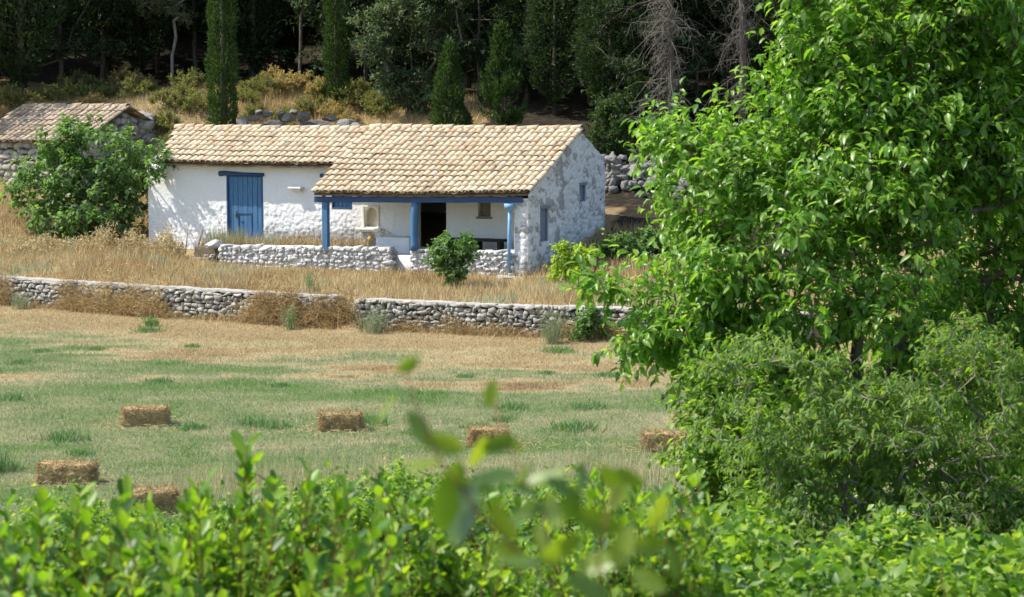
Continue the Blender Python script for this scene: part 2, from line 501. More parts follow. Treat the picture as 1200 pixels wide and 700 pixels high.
# terrain sheet (rows follow the line of the terrace wall)
xs = np.concatenate([np.linspace(-95, -27, 24), np.linspace(-25.5, 20, 183), np.linspace(22, 95, 26)])
vs = np.concatenate([np.linspace(-78, -28, 50), np.linspace(-27.5, -.3, 110), [-.1, .06, .18, .32, .5], np.linspace(.75, 26, 102), np.linspace(27, 125, 60)])
X, Vv = np.meshgrid(xs, vs, indexing='ij')
Y_ = W(X) + Vv
Z = gz(X, Y_)
b = Buf()
m, n = X.shape; I = np.arange(m * n).reshape(m, n)
Q = np.stack([I[:-1, :-1], I[1:, :-1], I[1:, 1:], I[:-1, 1:]], -1).reshape(-1, 4)
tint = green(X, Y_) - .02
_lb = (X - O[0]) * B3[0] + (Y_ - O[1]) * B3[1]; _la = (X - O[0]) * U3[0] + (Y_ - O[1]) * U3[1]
tint = np.where((Vv > 24) | ((_lb > 7.5) & (_la > -7.5)) | ((_lb > 1.3) & (_la > .1) & (_la < 9)), .0, tint)  # dark litter in the wood; behind the cottage and beside the gable, painted shade
b.add(np.stack([X, Y_, Z], -1), None, Q, tint.ravel())
t = NT('meadow_soil')
f = t.math('ADD', t.attr(), t.math('MULTIPLY', t.math('SUBTRACT', t.noise(5, 6, .7, 'Object', (.6, 1, 1)), .5), .35))
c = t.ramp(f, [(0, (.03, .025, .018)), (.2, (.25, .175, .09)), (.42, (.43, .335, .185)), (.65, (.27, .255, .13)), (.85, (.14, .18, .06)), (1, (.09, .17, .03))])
ground = b.build('ground', t.pbr(c, .95, t.bump(t.noise(18, 5, .7), .06), .1))
tag(ground, 'sloping meadow and hillside ground of dry straw coloured earth', 'ground', kind='structure')

# ------------------------------------------------------------------ grass
def blades(b, x, y, h, w, lean, tint, z=None, kind='blade'):
    n = len(x)
    P = np.stack([x, y, gz(x, y) if z is None else z], -1)
    P[:, 2] -= .01
    D = np.stack([rng.normal(0, lean, n), rng.normal(0, lean, n), np.ones(n)], -1)
    a = rng.uniform(0, 2 * math.pi, n)
    leaves(b, P, D, np.stack([np.cos(a), np.sin(a), np.zeros(n)], -1), h, w, kind, tint)


b = Buf()
N = 620000
x = rng.uniform(-17.5, 9, N); y = rng.uniform(30.5, 68, N)
keep = (y < W(x) - .1) & (np.abs(x) < y * .245 + .6) & ~((x > 4.5) & (y < 45))
x, y = x[keep], y[keep]
tn = green(x, y)
D = W(x) - y
tuft = fbm(x * 1.3, y * 1.3, None, 77, 3)
pat = sst(.70, .85, vn(x * .75 + 7.3, y * .55, None, 61)) * sst(5, 9, D)           # fresh regrowth
tn = np.clip(tn + rng.normal(0, .19, len(x)) + .16 * pat, .0, 1)
h = rng.uniform(.035, .10, len(x)) * (.7 + .8 * tuft) + .04 * pat
blades(b, x, y, h, rng.uniform(.006, .016, len(x)), .7, tn)
# pale seed stalks and rough green grass in the lower middle of the field
for cx, cy, rx, ry, k in ((-2.6, 35.4, 2.1, 2.2, 2000), (1.9, 36.5, 1.6, 2.2, 900), (-4.8, 35.5, 1.2, 1.6, 500)):
    q = np.clip(rng.normal(0, .5, (k, 2)), -1.3, 1.3)
    blades(b, cx + q[:, 0] * rx, cy + q[:, 1] * ry, rng.uniform(.25, .6, k), rng.uniform(.007, .013, k), .16, np.clip(rng.normal(.47, .06, k), 0, 1))
for cx, cy, r, k in ((-2.2, 33.4, 1.1, 3500), (-1.2, 33.2, .8, 2500), (-8.9, 37.6, .5, 800)):
    q = rdir(k)[:, :2] * np.sqrt(rng.uniform(0, 1, (k, 1))) * r
    blades(b, cx + q[:, 0], cy + q[:, 1], rng.uniform(.15, .45, k), rng.uniform(.012, .022, k), .3, np.clip(rng.normal(.9, .07, k), 0, 1))
# loose hay dropped round the bales
for px, py in ((168, 500), (398, 505), (76, 567), (176, 603), (572, 524), (780, 529)):
    r_ = ray(px, py); p = CAM + r_ * ((0.02 - CAMZ) / r_[2]); k = 420; q = rng.normal(0, 1, (k, 2)) * np.array([.62, .42])
    leaves(b, np.stack([p[0] + q[:, 0], p[1] + .2 + q[:, 1], gz(p[0] + q[:, 0], p[1] + .2 + q[:, 1]) + rng.uniform(.01, .07, k)], -1), rdir(k) * [1, 1, .25], rdir(k), rng.uniform(.08, .25, k), rng.uniform(.006, .014, k), 'blade', np.clip(rng.normal(.36, .08, k), 0, .6))
# fresh green weed tufts
tf = [(50, 411), (112, 409), (175, 388), (12, 467), (75, 515), (94, 532), (185, 447), (225, 502), (330, 452), (322, 500), (300, 497), (430, 495), (600, 478), (675, 502),
      (545, 441), (640, 437), (690, 478), (25, 425), (655, 412), (560, 500), (226, 406), (715, 440), (588, 492)]
for px, py in tf:
    r_ = ray(px, py); p = CAM + r_ * ((0.02 - CAMZ) / r_[2]); k = 260
    s = rng.uniform(.5, 1.25)
    q = rng.normal(0, 1, (k, 2)) * np.array([.20, .20]) * s
    blades(b, p[0] + q[:, 0], p[1] + q[:, 1], rng.uniform(.10, .24, k) * s, rng.uniform(.015, .035, k), .5, np.clip(rng.normal(.93, .09, k), 0, 1))
tag(b.build('grass', M['grass'], smooth=False), 'mown green and straw stubble grass covering the field', 'grass', kind='stuff')

b = Buf()
N = 300000
x = rng.uniform(-22, 12, N); y = rng.uniform(55, 90, N)
D = y - W(x)
la = (x - O[0]) * U3[0] + (y - O[1]) * U3[1]; lb = (x - O[0]) * B3[0] + (y - O[1]) * B3[1]
inhouse = (la > -14.6) & (la < .15) & (lb > -.1) & (lb < 6.1)
dens = fbm(x * .5, y * .5, None, 91, 3)
keep = (D > .32) & (D < 25) & ~inhouse & (np.abs(x) < y * .245 + 1.2) & (rng.uniform(0, 1, N) < .35 + 1.2 * dens) & ~((lb > 6) & (la > -13.5) & (lb < 11)) & ~((lb > 8.5) & (la > -7.5)) & ~((lb > 2.6) & (la > 1.5))
x, y, D, la, lb = x[keep], y[keep], D[keep], la[keep], lb[keep]
tn = green(x, y) + rng.normal(0, .10, len(x)) + .30 * sst(.62, .72, fbm(x * .7, y * .9, None, 97, 2)) * (lb < 0)
h = rng.uniform(.14, .42, len(x)) * (.5 + .9 * fbm(x * .8, y * .8, None, 99, 2))
h = h * np.where((lb < 0) & (la > -10.5), .85, 1.1)
blades(b, x, y, h, rng.uniform(.014, .03, len(x)), .35, np.clip(tn, 0, .85))
# along the foot of the terrace wall: thin dry stems, then tangled dead brush in clumps
k = 6000
x = rng.uniform(-19, 3.6, k); off = -np.abs(rng.normal(.05, .22, k)) - .02
blades(b, x, W(x) + off, rng.uniform(.12, .42, k) * (.4 + .9 * vn(x * 1.9, x * 0, None, 15)), rng.uniform(.010, .022, k), .5, np.clip(rng.normal(.22, .10, k), 0, .5))
cl = [(rng.uniform(-19, -4.7), rng.uniform(.22, .5), rng.uniform(.25, 1.0), rng.uniform(.08, .38)) for _ in range(230)]
cl = [q for q in cl if vn(np.array([q[0] * 1.5]), np.array([2.]), None, 83)[0] > .42]
cl += [(rng.uniform(-4.9, -4.1), rng.uniform(.2, .35), rng.uniform(.5, .9), .12) for _ in range(5)]
cl += [(rng.uniform(-3.5, 3.4), rng.uniform(.15, .4), rng.uniform(.15, .4), rng.uniform(.05, .25)) for _ in range(26)]
for cx, wd, ht, tn_ in cl:
    k = int(560 * wd * (.4 + ht))
    q = rng.normal(0, 1, (k, 3)); x = cx + q[:, 0] * wd * .55; y = W(x) - .05 - np.abs(q[:, 1]) * .16; z = np.abs(q[:, 2]) * ht * .55 * (.5 + vn(x * 2.3, x * 0, None, 16))
    D = rdir(k) * [1, 1, .8] + [0, -.15, .35]
    leaves(b, np.stack([x, y, z + gz(x, np.minimum(y, W(x) - .1))], -1), D, rdir(k), rng.uniform(.10, .42, k), rng.uniform(.008, .020, k), 'blade', np.clip(rng.normal(tn_, .09, k), 0, .45))
tag(b.build('dry_grass', M['dry'], smooth=False), 'tall golden dry grass covering the terrace and bank round the cottage', 'dry grass', kind='stuff')

# ------------------------------------------------------------------ stones
_g = np.linspace(-1, 1, 4)


def _stone_template():
    b = Buf()
    for ax in range(3):
        for sg in (-1, 1):
            U, Wd = np.meshgrid(_g, _g, indexing='ij')
            P = np.zeros((4, 4, 3)); P[..., (ax + 1) % 3] = U; P[..., (ax + 2) % 3] = Wd; P[..., ax] = sg
            I = np.arange(16).reshape(4, 4); Q = np.stack([I[:-1, :-1], I[1:, :-1], I[1:, 1:], I[:-1, 1:]], -1).reshape(-1, 4)
            b.add(P.reshape(-1, 3), None, Q if sg > 0 else Q[:, ::-1])
    V = np.concatenate(b.v); Q = np.concatenate(b.q)
    key = np.round(V * 3).astype(int); _, first, inv = np.unique(key, axis=0, return_index=True, return_inverse=True)
    inv = inv.ravel()
    V = V[first]; Q = inv[Q]
    S = V / np.linalg.norm(V, axis=1, keepdims=True)
    return V * .62 + S * .50, Q


SV, SQ = _stone_template()


def stone(b, c, half, axes=None, rough=.16, seed=None, ang=.25):
    s = rng.uniform(0, 900) if seed is None else seed
    q = SV * 1.4 + s
    V = SV * (1 + rough * 2 * (fbm(q[:, 0], q[:, 1], q[:, 2], 3, 2)[:, None] - .5))
    # chipped flat planes
    for _ in range(3):
        d = rdir(1)[0]; k = V @ d; V = V - d * np.clip(k - .72, 0, None)[:, None]
    V = V * np.asarray(half)
    r = Matrix.Rotation(rng.normal(0, ang), 3, 'X') @ Matrix.Rotation(rng.normal(0, ang), 3, 'Y') @ Matrix.Rotation(rng.normal(0, ang), 3, 'Z')
    V = V @ np.array(r).T
    if axes is not None: V = V @ np.asarray(axes)
    b.add(V + np.asarray(c), None, SQ)


def stone_face(b, pos, axes, length, z0, ztop, sw=(.14, .34), sh=(.10, .19), depth=.12, gap=.93, stack=1):
    """courses of rubble on a wall face; pos(s, z) gives the face point, axes(s) its frame rows (along, out, up)"""
    z = z0
    while z < max(ztop(length * q) for q in (0, .25, .5, .75, 1)) + .1:
        hh = rng.uniform(*sh); s = -rng.uniform(0, .2)
        while s < length:
            ww = rng.uniform(*sw) * (1.5 if rng.random() < .12 else 1); h2 = hh * rng.uniform(.8, 1.2)
            sc = min(max(s + ww / 2, 0), length)
            if z + h2 * .6 < ztop(sc):
                zz = z + h2 / 2 + rng.normal(0, .012)
                stone(b, pos(sc, zz), (ww / 2 * gap * 1.06, depth * rng.uniform(.8, 1.15), h2 / 2 * gap * 1.1), axes(sc), .30, None, .14)
            s += ww
        z += hh


def wall_line(x0, x1, ztop, name, label):
    """dry stone terrace wall following the field edge"""
    n = 60; xx = np.linspace(x0, x1, n); yy = W(xx) + .12
    L = np.concatenate([[0], np.cumsum(np.hypot(np.diff(xx), np.diff(yy)))])
    def pos(s, z): return np.array([np.interp(s, L, xx), np.interp(s, L, yy), z]) + ax(s)[1] * .10
    def ax(s):
        i = min(max(np.searchsorted(L, s) - 1, 0), n - 2); d = np.array([xx[i + 1] - xx[i], yy[i + 1] - yy[i], 0]); d /= np.linalg.norm(d)
        return np.array([d, [d[1], -d[0], 0], [0, 0, 1]])
    root = empty(name, (0, 0, 0), 0, label, 'stone wall')
    b = Buf()
    stone_face(b, pos, ax, L[-1], -.05, lambda s: ztop(np.interp(s, L, xx)) - .03, (.09, .27), (.075, .15), .12, .92)
    for e, sg in ((0, -1), (L[-1], 1)):                  # wall ends
        for z in np.arange(.05, .8, .16):
            for k in (.1, .35): stone(b, pos(e, z) - ax(e)[1] * k, (.12, .14, .085), ax(e), .22)
    b.build('stones', M['stone'], root)
    b = Buf()
    V = []
    for i in range(n):
        a = ax(L[i]); zt = ztop(xx[i]) - .08; p = np.array([xx[i], yy[i], 0])
        V += [p + a[1] * .04 + [0, 0, -.1], p + a[1] * .04 + [0, 0, zt], p - a[1] * .45 + [0, 0, zt], p - a[1] * .45 + [0, 0, -.1]]
    I = np.arange(n * 4).reshape(n, 4)
    Q = [np.stack([I[:-1, k], I[1:, k], I[1:, (k + 1) % 4], I[:-1, (k + 1) % 4]], -1) for k in range(4)] + [I[:1, ::-1], I[-1:]]
    b.add(np.array(V), None, np.concatenate(Q)); b.build('core', M['earth'], root)
    b = Buf(); k = int(L[-1] / .16); V = []                # pale coping, uneven and broken in places
    for i in range(k + 1):
        s = L[-1] * i / k; a = ax(s); x_ = np.interp(s, L, xx); p = np.array([x_, np.interp(s, L, yy), 0])
        zt = ztop(x_) + rng.normal(0, .008) + .03 * (vn(np.array([s * 1.3]), np.array([3.]))[0] - .5); o = .17 + rng.normal(0, .012)
        V += [p + a[1] * o + [0, 0, zt - .055 + rng.normal(0, .012)], p + a[1] * (o - .005) + [0, 0, zt], p - a[1] * .22 + [0, 0, zt + .01], p - a[1] * .25 + [0, 0, zt - .08]]
    I = np.arange((k + 1) * 4).reshape(k + 1, 4)
    Q = [np.stack([I[:-1, q], I[1:, q], I[1:, (q + 1) % 4], I[:-1, (q + 1) % 4]], -1) for q in range(4)] + [I[:1, ::-1], I[-1:]]
    b.add(np.array(V), None, np.concatenate(Q)); b.build('coping', M['coping'], root, smooth=False)
    return root


wall_line(-24, -4.75, lambda x: .93, 'terrace_wall', 'long dry stone terrace wall half hidden by brown dead weeds, left of the gap')
wall_line(-4.1, 7.5, lambda x: .88, 'terrace_wall', 'clean dry stone terrace wall with pale coping, right of the gap below the cottage')

# ------------------------------------------------------------------ cottage
cot = empty('cottage', O, -TH, 'low whitewashed stone cottage with tiled roof, blue door and open porch', 'cottage')
RB, RZ, SL = 3.85, 5.20, .437                             # ridge position, height, slope
BW = 1.9                                                  # front wall plane
BACK, A0 = 6.1, -14.4


def roof_z(a, bb):
    sag = -.03 * math.sin(math.pi * (a % 7) / 7) if not hasattr(a, 'shape') else -.03 * np.sin(np.pi * (a % 7) / 7)
    return RZ - SL * np.abs(bb - RB) + sag + .018 * np.clip(a, -7.2, 0) * sst(2.2, -.2, bb)


def sheet(b, s_lo, s_hi, zlo, ztop, mapf, nvec, opens=(), res=.04, disp=None, bare=None, fade_ends=True):
    S = list(np.linspace(s_lo, s_hi, int((s_hi - s_lo) / res) + 1)); zr = float(np.max([ztop(np.array([q]))[0] for q in np.linspace(s_lo, s_hi, 9)]))
    Zl = list(np.linspace(zlo, zr, int((zr - zlo) / res) + 1))
    for o in opens:
        S += [o[0], o[1]]; Zl += [o[2], o[3]]
    def uniq(v, keep):
        v = sorted(v); keep = list(keep); r = []
        for q in v:
            if q in keep or all(abs(q - k) > .02 for k in keep): r.append(q)
        return np.array(sorted(set(r)))
    S = uniq(S, [q for o in opens for q in o[:2]]); Zl = uniq(Zl, [q for o in opens for q in o[2:]])
    SS, ZZ = np.meshgrid(S, Zl, indexing='ij')
    top = ztop(SS)
    ZZ2 = np.minimum(ZZ, top)
    fade = np.ones(SS.shape)
    if fade_ends: fade = sst(0, .12, np.minimum(SS - s_lo, s_hi - SS))
    for o in opens:
        dx = np.maximum(np.maximum(o[0] - SS, SS - o[1]), 0); dz = np.maximum(np.maximum(o[2] - ZZ, ZZ - o[3]), 0)
        fade = fade * sst(.0, .10, np.hypot(dx, dz))
    d = disp(SS, ZZ2) * fade
    P = mapf(SS, ZZ2) + np.asarray(nvec)[None, None] * d[..., None]
    m, n = SS.shape; I = np.arange(m * n).reshape(m, n)
    cs, cz = (S[:-1] + S[1:]) / 2, (Zl[:-1] + Zl[1:]) / 2
    ok = np.ones((m - 1, n - 1), bool)
    for o in opens: ok &= ~((cs[:, None] > o[0]) & (cs[:, None] < o[1]) & (cz[None] > o[2]) & (cz[None] < o[3]))
    ok &= (ZZ[:-1, :-1] < top[:-1, :-1] + 1e-4)
    Q = np.stack([I[:-1, :-1], I[1:, :-1], I[1:, 1:], I[:-1, 1:]], -1)[ok]
    b.add(P.reshape(-1, 3), None, Q, bare(SS, ZZ2).ravel())


def rubble(s, z, sx=.19, sz=.13, sd=3):
    wx = s / sx + .5 * (fbm(s * 3, z * 3, None, sd) - .5); wz = z / sz + .5 * (fbm(s * 3, z * 3, None, sd + 5) - .5)
    d1, e, c = voro(wx, wz, sd)
    return sst(0, .45, e) * .7 + c * .55, e


def disp_front(s, z):
    r, e = rubble(s, z)
    low = sst(3.15, 2.5, z + .5 * (fbm(s * .8, z * .8, None, 8) - .5)) * np.where(s > -5.6, sst(-5.0, -5.7, s), 1) * (1 - .85 * np.exp(-((s + 6.2) / .5) ** 4 - ((z - 2.55) / .6) ** 4))
    return (r * (.003 + .022 * low)) + .03 * low * (fbm(s * 9, z * 9, None, 52, 3) - .5) + .02 * (fbm(s * 1.2, z * 1.2, None, 2) - .5) - .01


def bare_front(s, z):
    n = fbm(s * .8, z * 1.2, None, 12)
    low = sst(2.65, 1.7, z + 1.0 * (n - .5))
    amt = .45 + .75 * sst(-11.5, -8.7, s)
    r, e = rubble(s, z)
    return np.where(s > -5.3, 0.03, .06 + .60 * low * amt + .10 * sst(.12, 0, e) * low)


DOOR = (-11.42, -10.07, 1.66, 3.77); BWIN = (-7.58, -6.86, 2.76, 3.72); NICHE = (-6.43, -5.97, 2.22, 2.84)
DARK = (-4.70, -3.58, 1.62, 3.10); LOOK = (-2.50, -2.08, 2.63, 3.08)
b = Buf()
sheet(b, A0, -.45, .8, lambda s: 4.26 - .30 * sst(-13.75, -13.9, s), lambda s, z: np.stack([s, np.full(s.shape, BW), z], -1), (0, -1, 0), (DOOR, BWIN, NICHE, DARK, LOOK), disp=disp_front, bare=bare_front)
for o, dep in ((DOOR, .09), (BWIN, .10), (NICHE, .20), (DARK, .5), (LOOK, .16)):                       # reveals
    a0, a1, z0, z1 = o
    P = lambda a, bb, z: [a, bb, z]
    V = [P(a0, BW, z0), P(a1, BW, z0), P(a1, BW, z1), P(a0, BW, z1), P(a0, BW + dep, z0), P(a1, BW + dep, z0), P(a1, BW + dep, z1), P(a0, BW + dep, z1)]
    b.add(V, None, [[0, 1, 5, 4], [1, 2, 6, 5], [2, 3, 7, 6], [3, 0, 4, 7]], .0)
b.build('front_wall', M['limewash'], cot)


def disp_gable(s, z):
    r, e = rubble(s, z, .26, .18, 21)
    return r * .045 + .03 * (fbm(s * 6, z * 6, None, 53, 3) - .5) + .05 * (fbm(s * .7, z * .7, None, 22) - .5) - .035 * np.exp(-((s - 2.6 - .25 * (fbm(z * 2, z * 0, None, 3) - .5)) / .05) ** 2) * sst(3.2, 3.6, z)


def bare_gable(s, z):
    r, e = rubble(s, z, .26, .18, 21)
    crack = np.exp(-((s - 2.55 - .5 * (fbm(z * 2.2, z * 0, None, 3) - .5)) / .10) ** 2) * sst(2.4, 3.2, z)
    cell = (r - sst(0, .45, e) * .7) / .55
    return .16 + .34 * sst(.45, .8, cell) + .5 * (fbm(s * 1.3, z * 1.3, None, 27) - .35) + .22 * sst(.16, .0, e) + .25 * sst(2.0, 1.2, z) + .6 * crack


GW1 = (.89, 1.53, 1.98, 3.02); GW2 = (3.96, 4.51, 3.03, 3.60)
b = Buf()
sheet(b, 0, BACK, .6, lambda s: roof_z(0., s) + np.where(s > RB, .07, -.05), lambda s, z: np.stack([np.zeros(s.shape), s, z], -1), (1, 0, 0), (GW1, GW2), disp=disp_gable, bare=bare_gable)
for o in (GW1, GW2):
    V = [[0, o[0], o[2]], [0, o[1], o[2]], [0, o[1], o[3]], [0, o[0], o[3]]]; V += [[-.16, q[1], q[2]] for q in V]
    b.add(V, None, [[0, 4, 5, 1], [1, 5, 6, 2], [2, 6, 7, 3], [3, 7, 4, 0]], .1)
V = []
for q in np.linspace(RB - .1, BACK, 12): V += [[-.0, q, float(roof_z(0., q)) + .065], [-.3, q, float(roof_z(0., q)) + .065]]
I = np.arange(24).reshape(12, 2); b.add(V, None, np.stack([I[:-1, 0], I[1:, 0], I[1:, 1], I[:-1, 1]], -1), .2)
sheet(b, -.45, 0, .6, lambda s: np.full(s.shape, 3.32), lambda s, z: np.stack([s, np.zeros(s.shape), z], -1), (0, -1, 0), disp=disp_gable, bare=bare_gable)
sheet(b, 0, BW + .02, .6, lambda s: roof_z(0., s) - .10, lambda s, z: np.stack([np.full(s.shape, -.45), s, z], -1), (-1, 0, 0), disp=lambda s, z: 0 * s, bare=lambda s, z: 0 * s + .05)
b.build('gable_wall', M['gable'], cot)
b = Buf()
sheet(b, BW, BACK, .8, lambda s: roof_z(-14., s) - np.where(s < RB, .25, .10), lambda s, z: np.stack([np.full(s.shape, A0), s, z], -1), (-1, 0, 0), res=.15, disp=disp_gable, bare=lambda s, z: 0 * s + .2)
sheet(b, A0, 0, 1.5, lambda s: np.full(s.shape, 4.12), lambda s, z: np.stack([s, np.full(s.shape, BACK), z], -1), (0, 1, 0), res=.15, disp=disp_gable, bare=lambda s, z: 0 * s + .2)
b.build('back_wall', M['gable'], cot)
b = Buf()                                                # sloping limewashed coping where the roof stops short of the left gable
V = [[A0 - .01, BW - .03, 3.93], [-13.66, BW - .03, 4.16], [-14.05, RB - .9, 4.62], [A0 - .01, RB + .1, 5.04]]; V += [[q[0], q[1], q[2] - .12] for q in V]
b.add(V, None, [[0, 1, 2, 3], [7, 6, 5, 4], [0, 4, 5, 1], [1, 5, 6, 2], [2, 6, 7, 3], [3, 7, 4, 0]], .1)
b.build('gable_coping', M['limewash'], cot, smooth=False)
b = Buf(); box(b, (A0 + .1, BW + .52, 1.4), (-.5, BACK - .1, 1.62)); b.build('room_floor', M['earth'], cot)


# roof tiles
def tile_field(b, a0, a1, b0, b1, zf, step=.225, expo=.34, lift=0.0, left=None):
    """rows of barrel tiles running down the slope from b1 (ridge) to b0 (eave); zf(a, b) is the roof surface"""
    sg = 1 if b1 > b0 else -1
    ncol = int(round((a1 - a0) / step)); step = (a1 - a0) / ncol
    hyp = math.hypot(1, SL); L = abs(b1 - b0) * hyp; nrow = int(round(L / expo)); expo = L / nrow
    th = np.linspace(0, math.pi, 7)
    up = np.array([0, -sg * SL / hyp * -1, 1 / hyp]); up = np.array([0, -SL * sg / hyp, 1 / hyp])
    dn = np.array([0, -sg / hyp, -SL / hyp])
    ax = np.array([1., 0, 0])
    for r in range(nrow):
        for cidx in range(ncol + 1):
            for cover in (0, 1):
                if not cover and cidx == ncol: continue
                a = a0 + cidx * step + (0 if cover else step / 2)
                bl = b0 + sg * (r * expo) / hyp                     # lower lip
                if left and a < left(bl): continue
                a_ = min(max(a, a0), a1)
                lipb = bl - sg * .05 + rng.normal(0, .012)
                P0 = np.array([a + rng.normal(0, .008), lipb, float(zf(a_, bl)) + (.045 if cover else .02) + rng.normal(0, .006) + lift])
                ln = expo * 1.18
                r0, r1 = (.114, .090) if cover else (.106, .120)
                tw = ax * 1 + dn * rng.normal(0, .03); tw /= np.linalg.norm(tw)
                pitch = up * (.022 if cover else .012)
                Vs = []
                for (rr, q, thick) in ((r0 - .016, 0, 0), (r0, 0, 1), (r1, ln, 1)):
                    base = P0 - dn * q - (pitch if q else 0)
                    if cover: ring = [base + tw * (-math.cos(k) * rr) + up * (math.sin(k) * rr * .72) for k in th]
                    else: ring = [base + tw * (-math.cos(k) * rr) + up * (-(math.sin(k)) * rr * .45 + .03) for k in th]
                    Vs += ring
                I = np.arange(21).reshape(3, 7)
                Q = np.stack([I[:-1, :-1], I[:-1, 1:], I[1:, 1:], I[1:, :-1]], -1).reshape(-1, 4)
                if sg > 0: Q = Q[:, ::-1]
                b.add(np.array(Vs), None, Q)


def ridge_row(b, a0, a1, bb, zf, ln=.42):
    n = int((a1 - a0) / (ln * .9)); th = np.linspace(-.25, math.pi + .25, 9)
    for i in range(n + 1):
        a = a0 + (a1 - a0) * i / n * (1 - ln / (a1 - a0)); z = zf(min(a, a1)) + .055 + rng.normal(0, .008); e = a + ln
        V = []
        for rr, q, zz in ((.125, a, z - .015), (.14, e - .006, z + .012), (.122, e, z + .012)):
            V += [[q, bb - math.cos(k) * rr, zz + math.sin(k) * rr * .8] for k in th]
        I = np.arange(27).reshape(3, 9); b.add(V, None, np.stack([I[:-1, :-1], I[1:, :-1], I[1:, 1:], I[:-1, 1:]], -1).reshape(-1, 4)[:, ::-1])


b = Buf()
rz = lambda a, bb: roof_z(a, bb) + .02 * (vn(np.array([a * .7]), np.array([bb * .9]), None, 4)[0] - .5) * 2
rz2 = lambda a, bb: rz(a, bb) + .05
tile_field(b, -14.5, -7.15, 1.54, RB, rz, left=lambda q: -13.75 - .75 * (q - 1.54) / (RB - 1.54))
tile_field(b, -7.08, .08, -.2, RB, rz2)
tile_field(b, -14.5, -.14, BACK + .2, RB, rz)
roof = b.build('roof', M['tile'], cot)
b = Buf()
ridge_row(b, -14.55, -7.2, RB, lambda a: float(roof_z(a, RB))); ridge_row(b, -7.2, .12, RB, lambda a: float(roof_z(a, RB)) + .05)
b.build('ridge_tiles', M['tile'], roof)
b = Buf()                                                # boards under the tiles
for a0, a1, b0, lf in ((-14.42, -7.13, 1.52, 0), (-7.06, .05, -.17, .05)):
    aa = np.linspace(a0, a1, 15)
    V = []
    sk = lambda a, bb: a + (.78 * (RB - bb) / (RB - b0) * (a1 - a) / (a1 - a0) if a0 < -10 else 0)
    for a in aa:
        for bb in (b0, (b0 + 2.2) / 2, RB): V.append([sk(a, bb), bb, float(roof_z(a, bb)) + lf - .035])
        for bb in (RB, (b0 + 2.2) / 2, b0): V.append([sk(a, bb), bb, float(roof_z(a, bb)) + lf - .085])
    I = np.arange(len(V)).reshape(15, 6)
    Q = [np.stack([I[:-1, k], I[:-1, (k + 1) % 6], I[1:, (k + 1) % 6], I[1:, k]], -1) for k in range(6)]
    b.add(V, None, np.concatenate(Q)); e = I[0]; f_ = I[-1]
    b.add([V[q] for q in list(e) + list(f_)], None, [[0, 1, 4, 5], [1, 2, 3, 4], [6, 11, 10, 7], [7, 10, 9, 8]])
V = [[A0, RB, RZ - .04], [-.06, RB, RZ - .04], [-.06, BACK + .17, 4.15], [A0, BACK + .17, 4.15]]; V += [[q[0], q[1], q[2] - .05] for q in V]
b.add(V, None, BOXQ)
b.build('roof_boards', M['roof_board'], roof, smooth=False)
b = Buf()                                                # rafter ends seen under the porch
for a in np.arange(-6.8, -.2, .62):
    V = []
    for bb in (-.08, BW): 
        z = float(roof_z(a, bb)) - .04
        V += [[a - .04, bb, z - .11], [a + .04, bb, z - .11], [a + .04, bb, z], [a - .04, bb, z]]
    b.add(V, None, [[0, 1, 2, 3], [7, 6, 5, 4], [0, 4, 5, 1], [1, 5, 6, 2], [2, 6, 7, 3], [3, 7, 4, 0]])
b.build('rafters', M['roof_board'], roof, smooth=False)

# porch timber
b = Buf(); n = 14; V = []
for i in range(n):
    a = -7.1 + 6.95 * i / (n - 1); z = 3.285 + .018 * a + .03 + rng.normal(0, .006)
    V += [[a, -.10, z - .12], [a, .08, z - .12], [a, .08, z + .05], [a, -.10, z + .05]]
I = np.arange(n * 4).reshape(n, 4)
b.add(V, None, np.concatenate([np.stack([I[:-1, k], I[:-1, (k + 1) % 4], I[1:, (k + 1) % 4], I[1:, k]], -1) for k in range(4)] + [I[:1], I[-1:, ::-1]]))
b.build('porch_beam', M['blue_dark'], cot, smooth=False)
b = Buf(); box(b, (-6.835, -.085, 1.66), (-6.665, .075, 3.08), jit=.006); b.build('porch_post', M['blue'], cot, smooth=False)
b = Buf(); zz = np.linspace(1.68, 3.13, 9)
tube(b, [[-3.70 + .04 * math.sin(z * 2.1), -.01, z] for z in zz], .115 + .012 * np.sin(zz * 5), 10); b.build('porch_post', M['blue'], cot)
dp = Buf(); tube(dp, [[-.56, -.12, 1.12], [-.56, -.12, 2.2], [-.55, -.11, 3.0]], .05, 10)
dpo = dp.build('downpipe', M['blue_light'], cot)
b = Buf()
V = []; k = 14
for z, r in ((2.98, .06), (3.03, .15), (3.16, .17), (3.165, .14), (3.06, .12)): V += [[-.55 + r * math.cos(q * 2 * math.pi / k), -.12 + r * .8 * math.sin(q * 2 * math.pi / k), z] for q in range(k)]
I = np.arange(5 * k).reshape(5, k); J = np.roll(I, -1, 1); b.add(V, None, np.stack([I[:-1], J[:-1], J[1:], I[1:]], -1).reshape(-1, 4)); b.build('funnel', M['blue_light'], dpo)

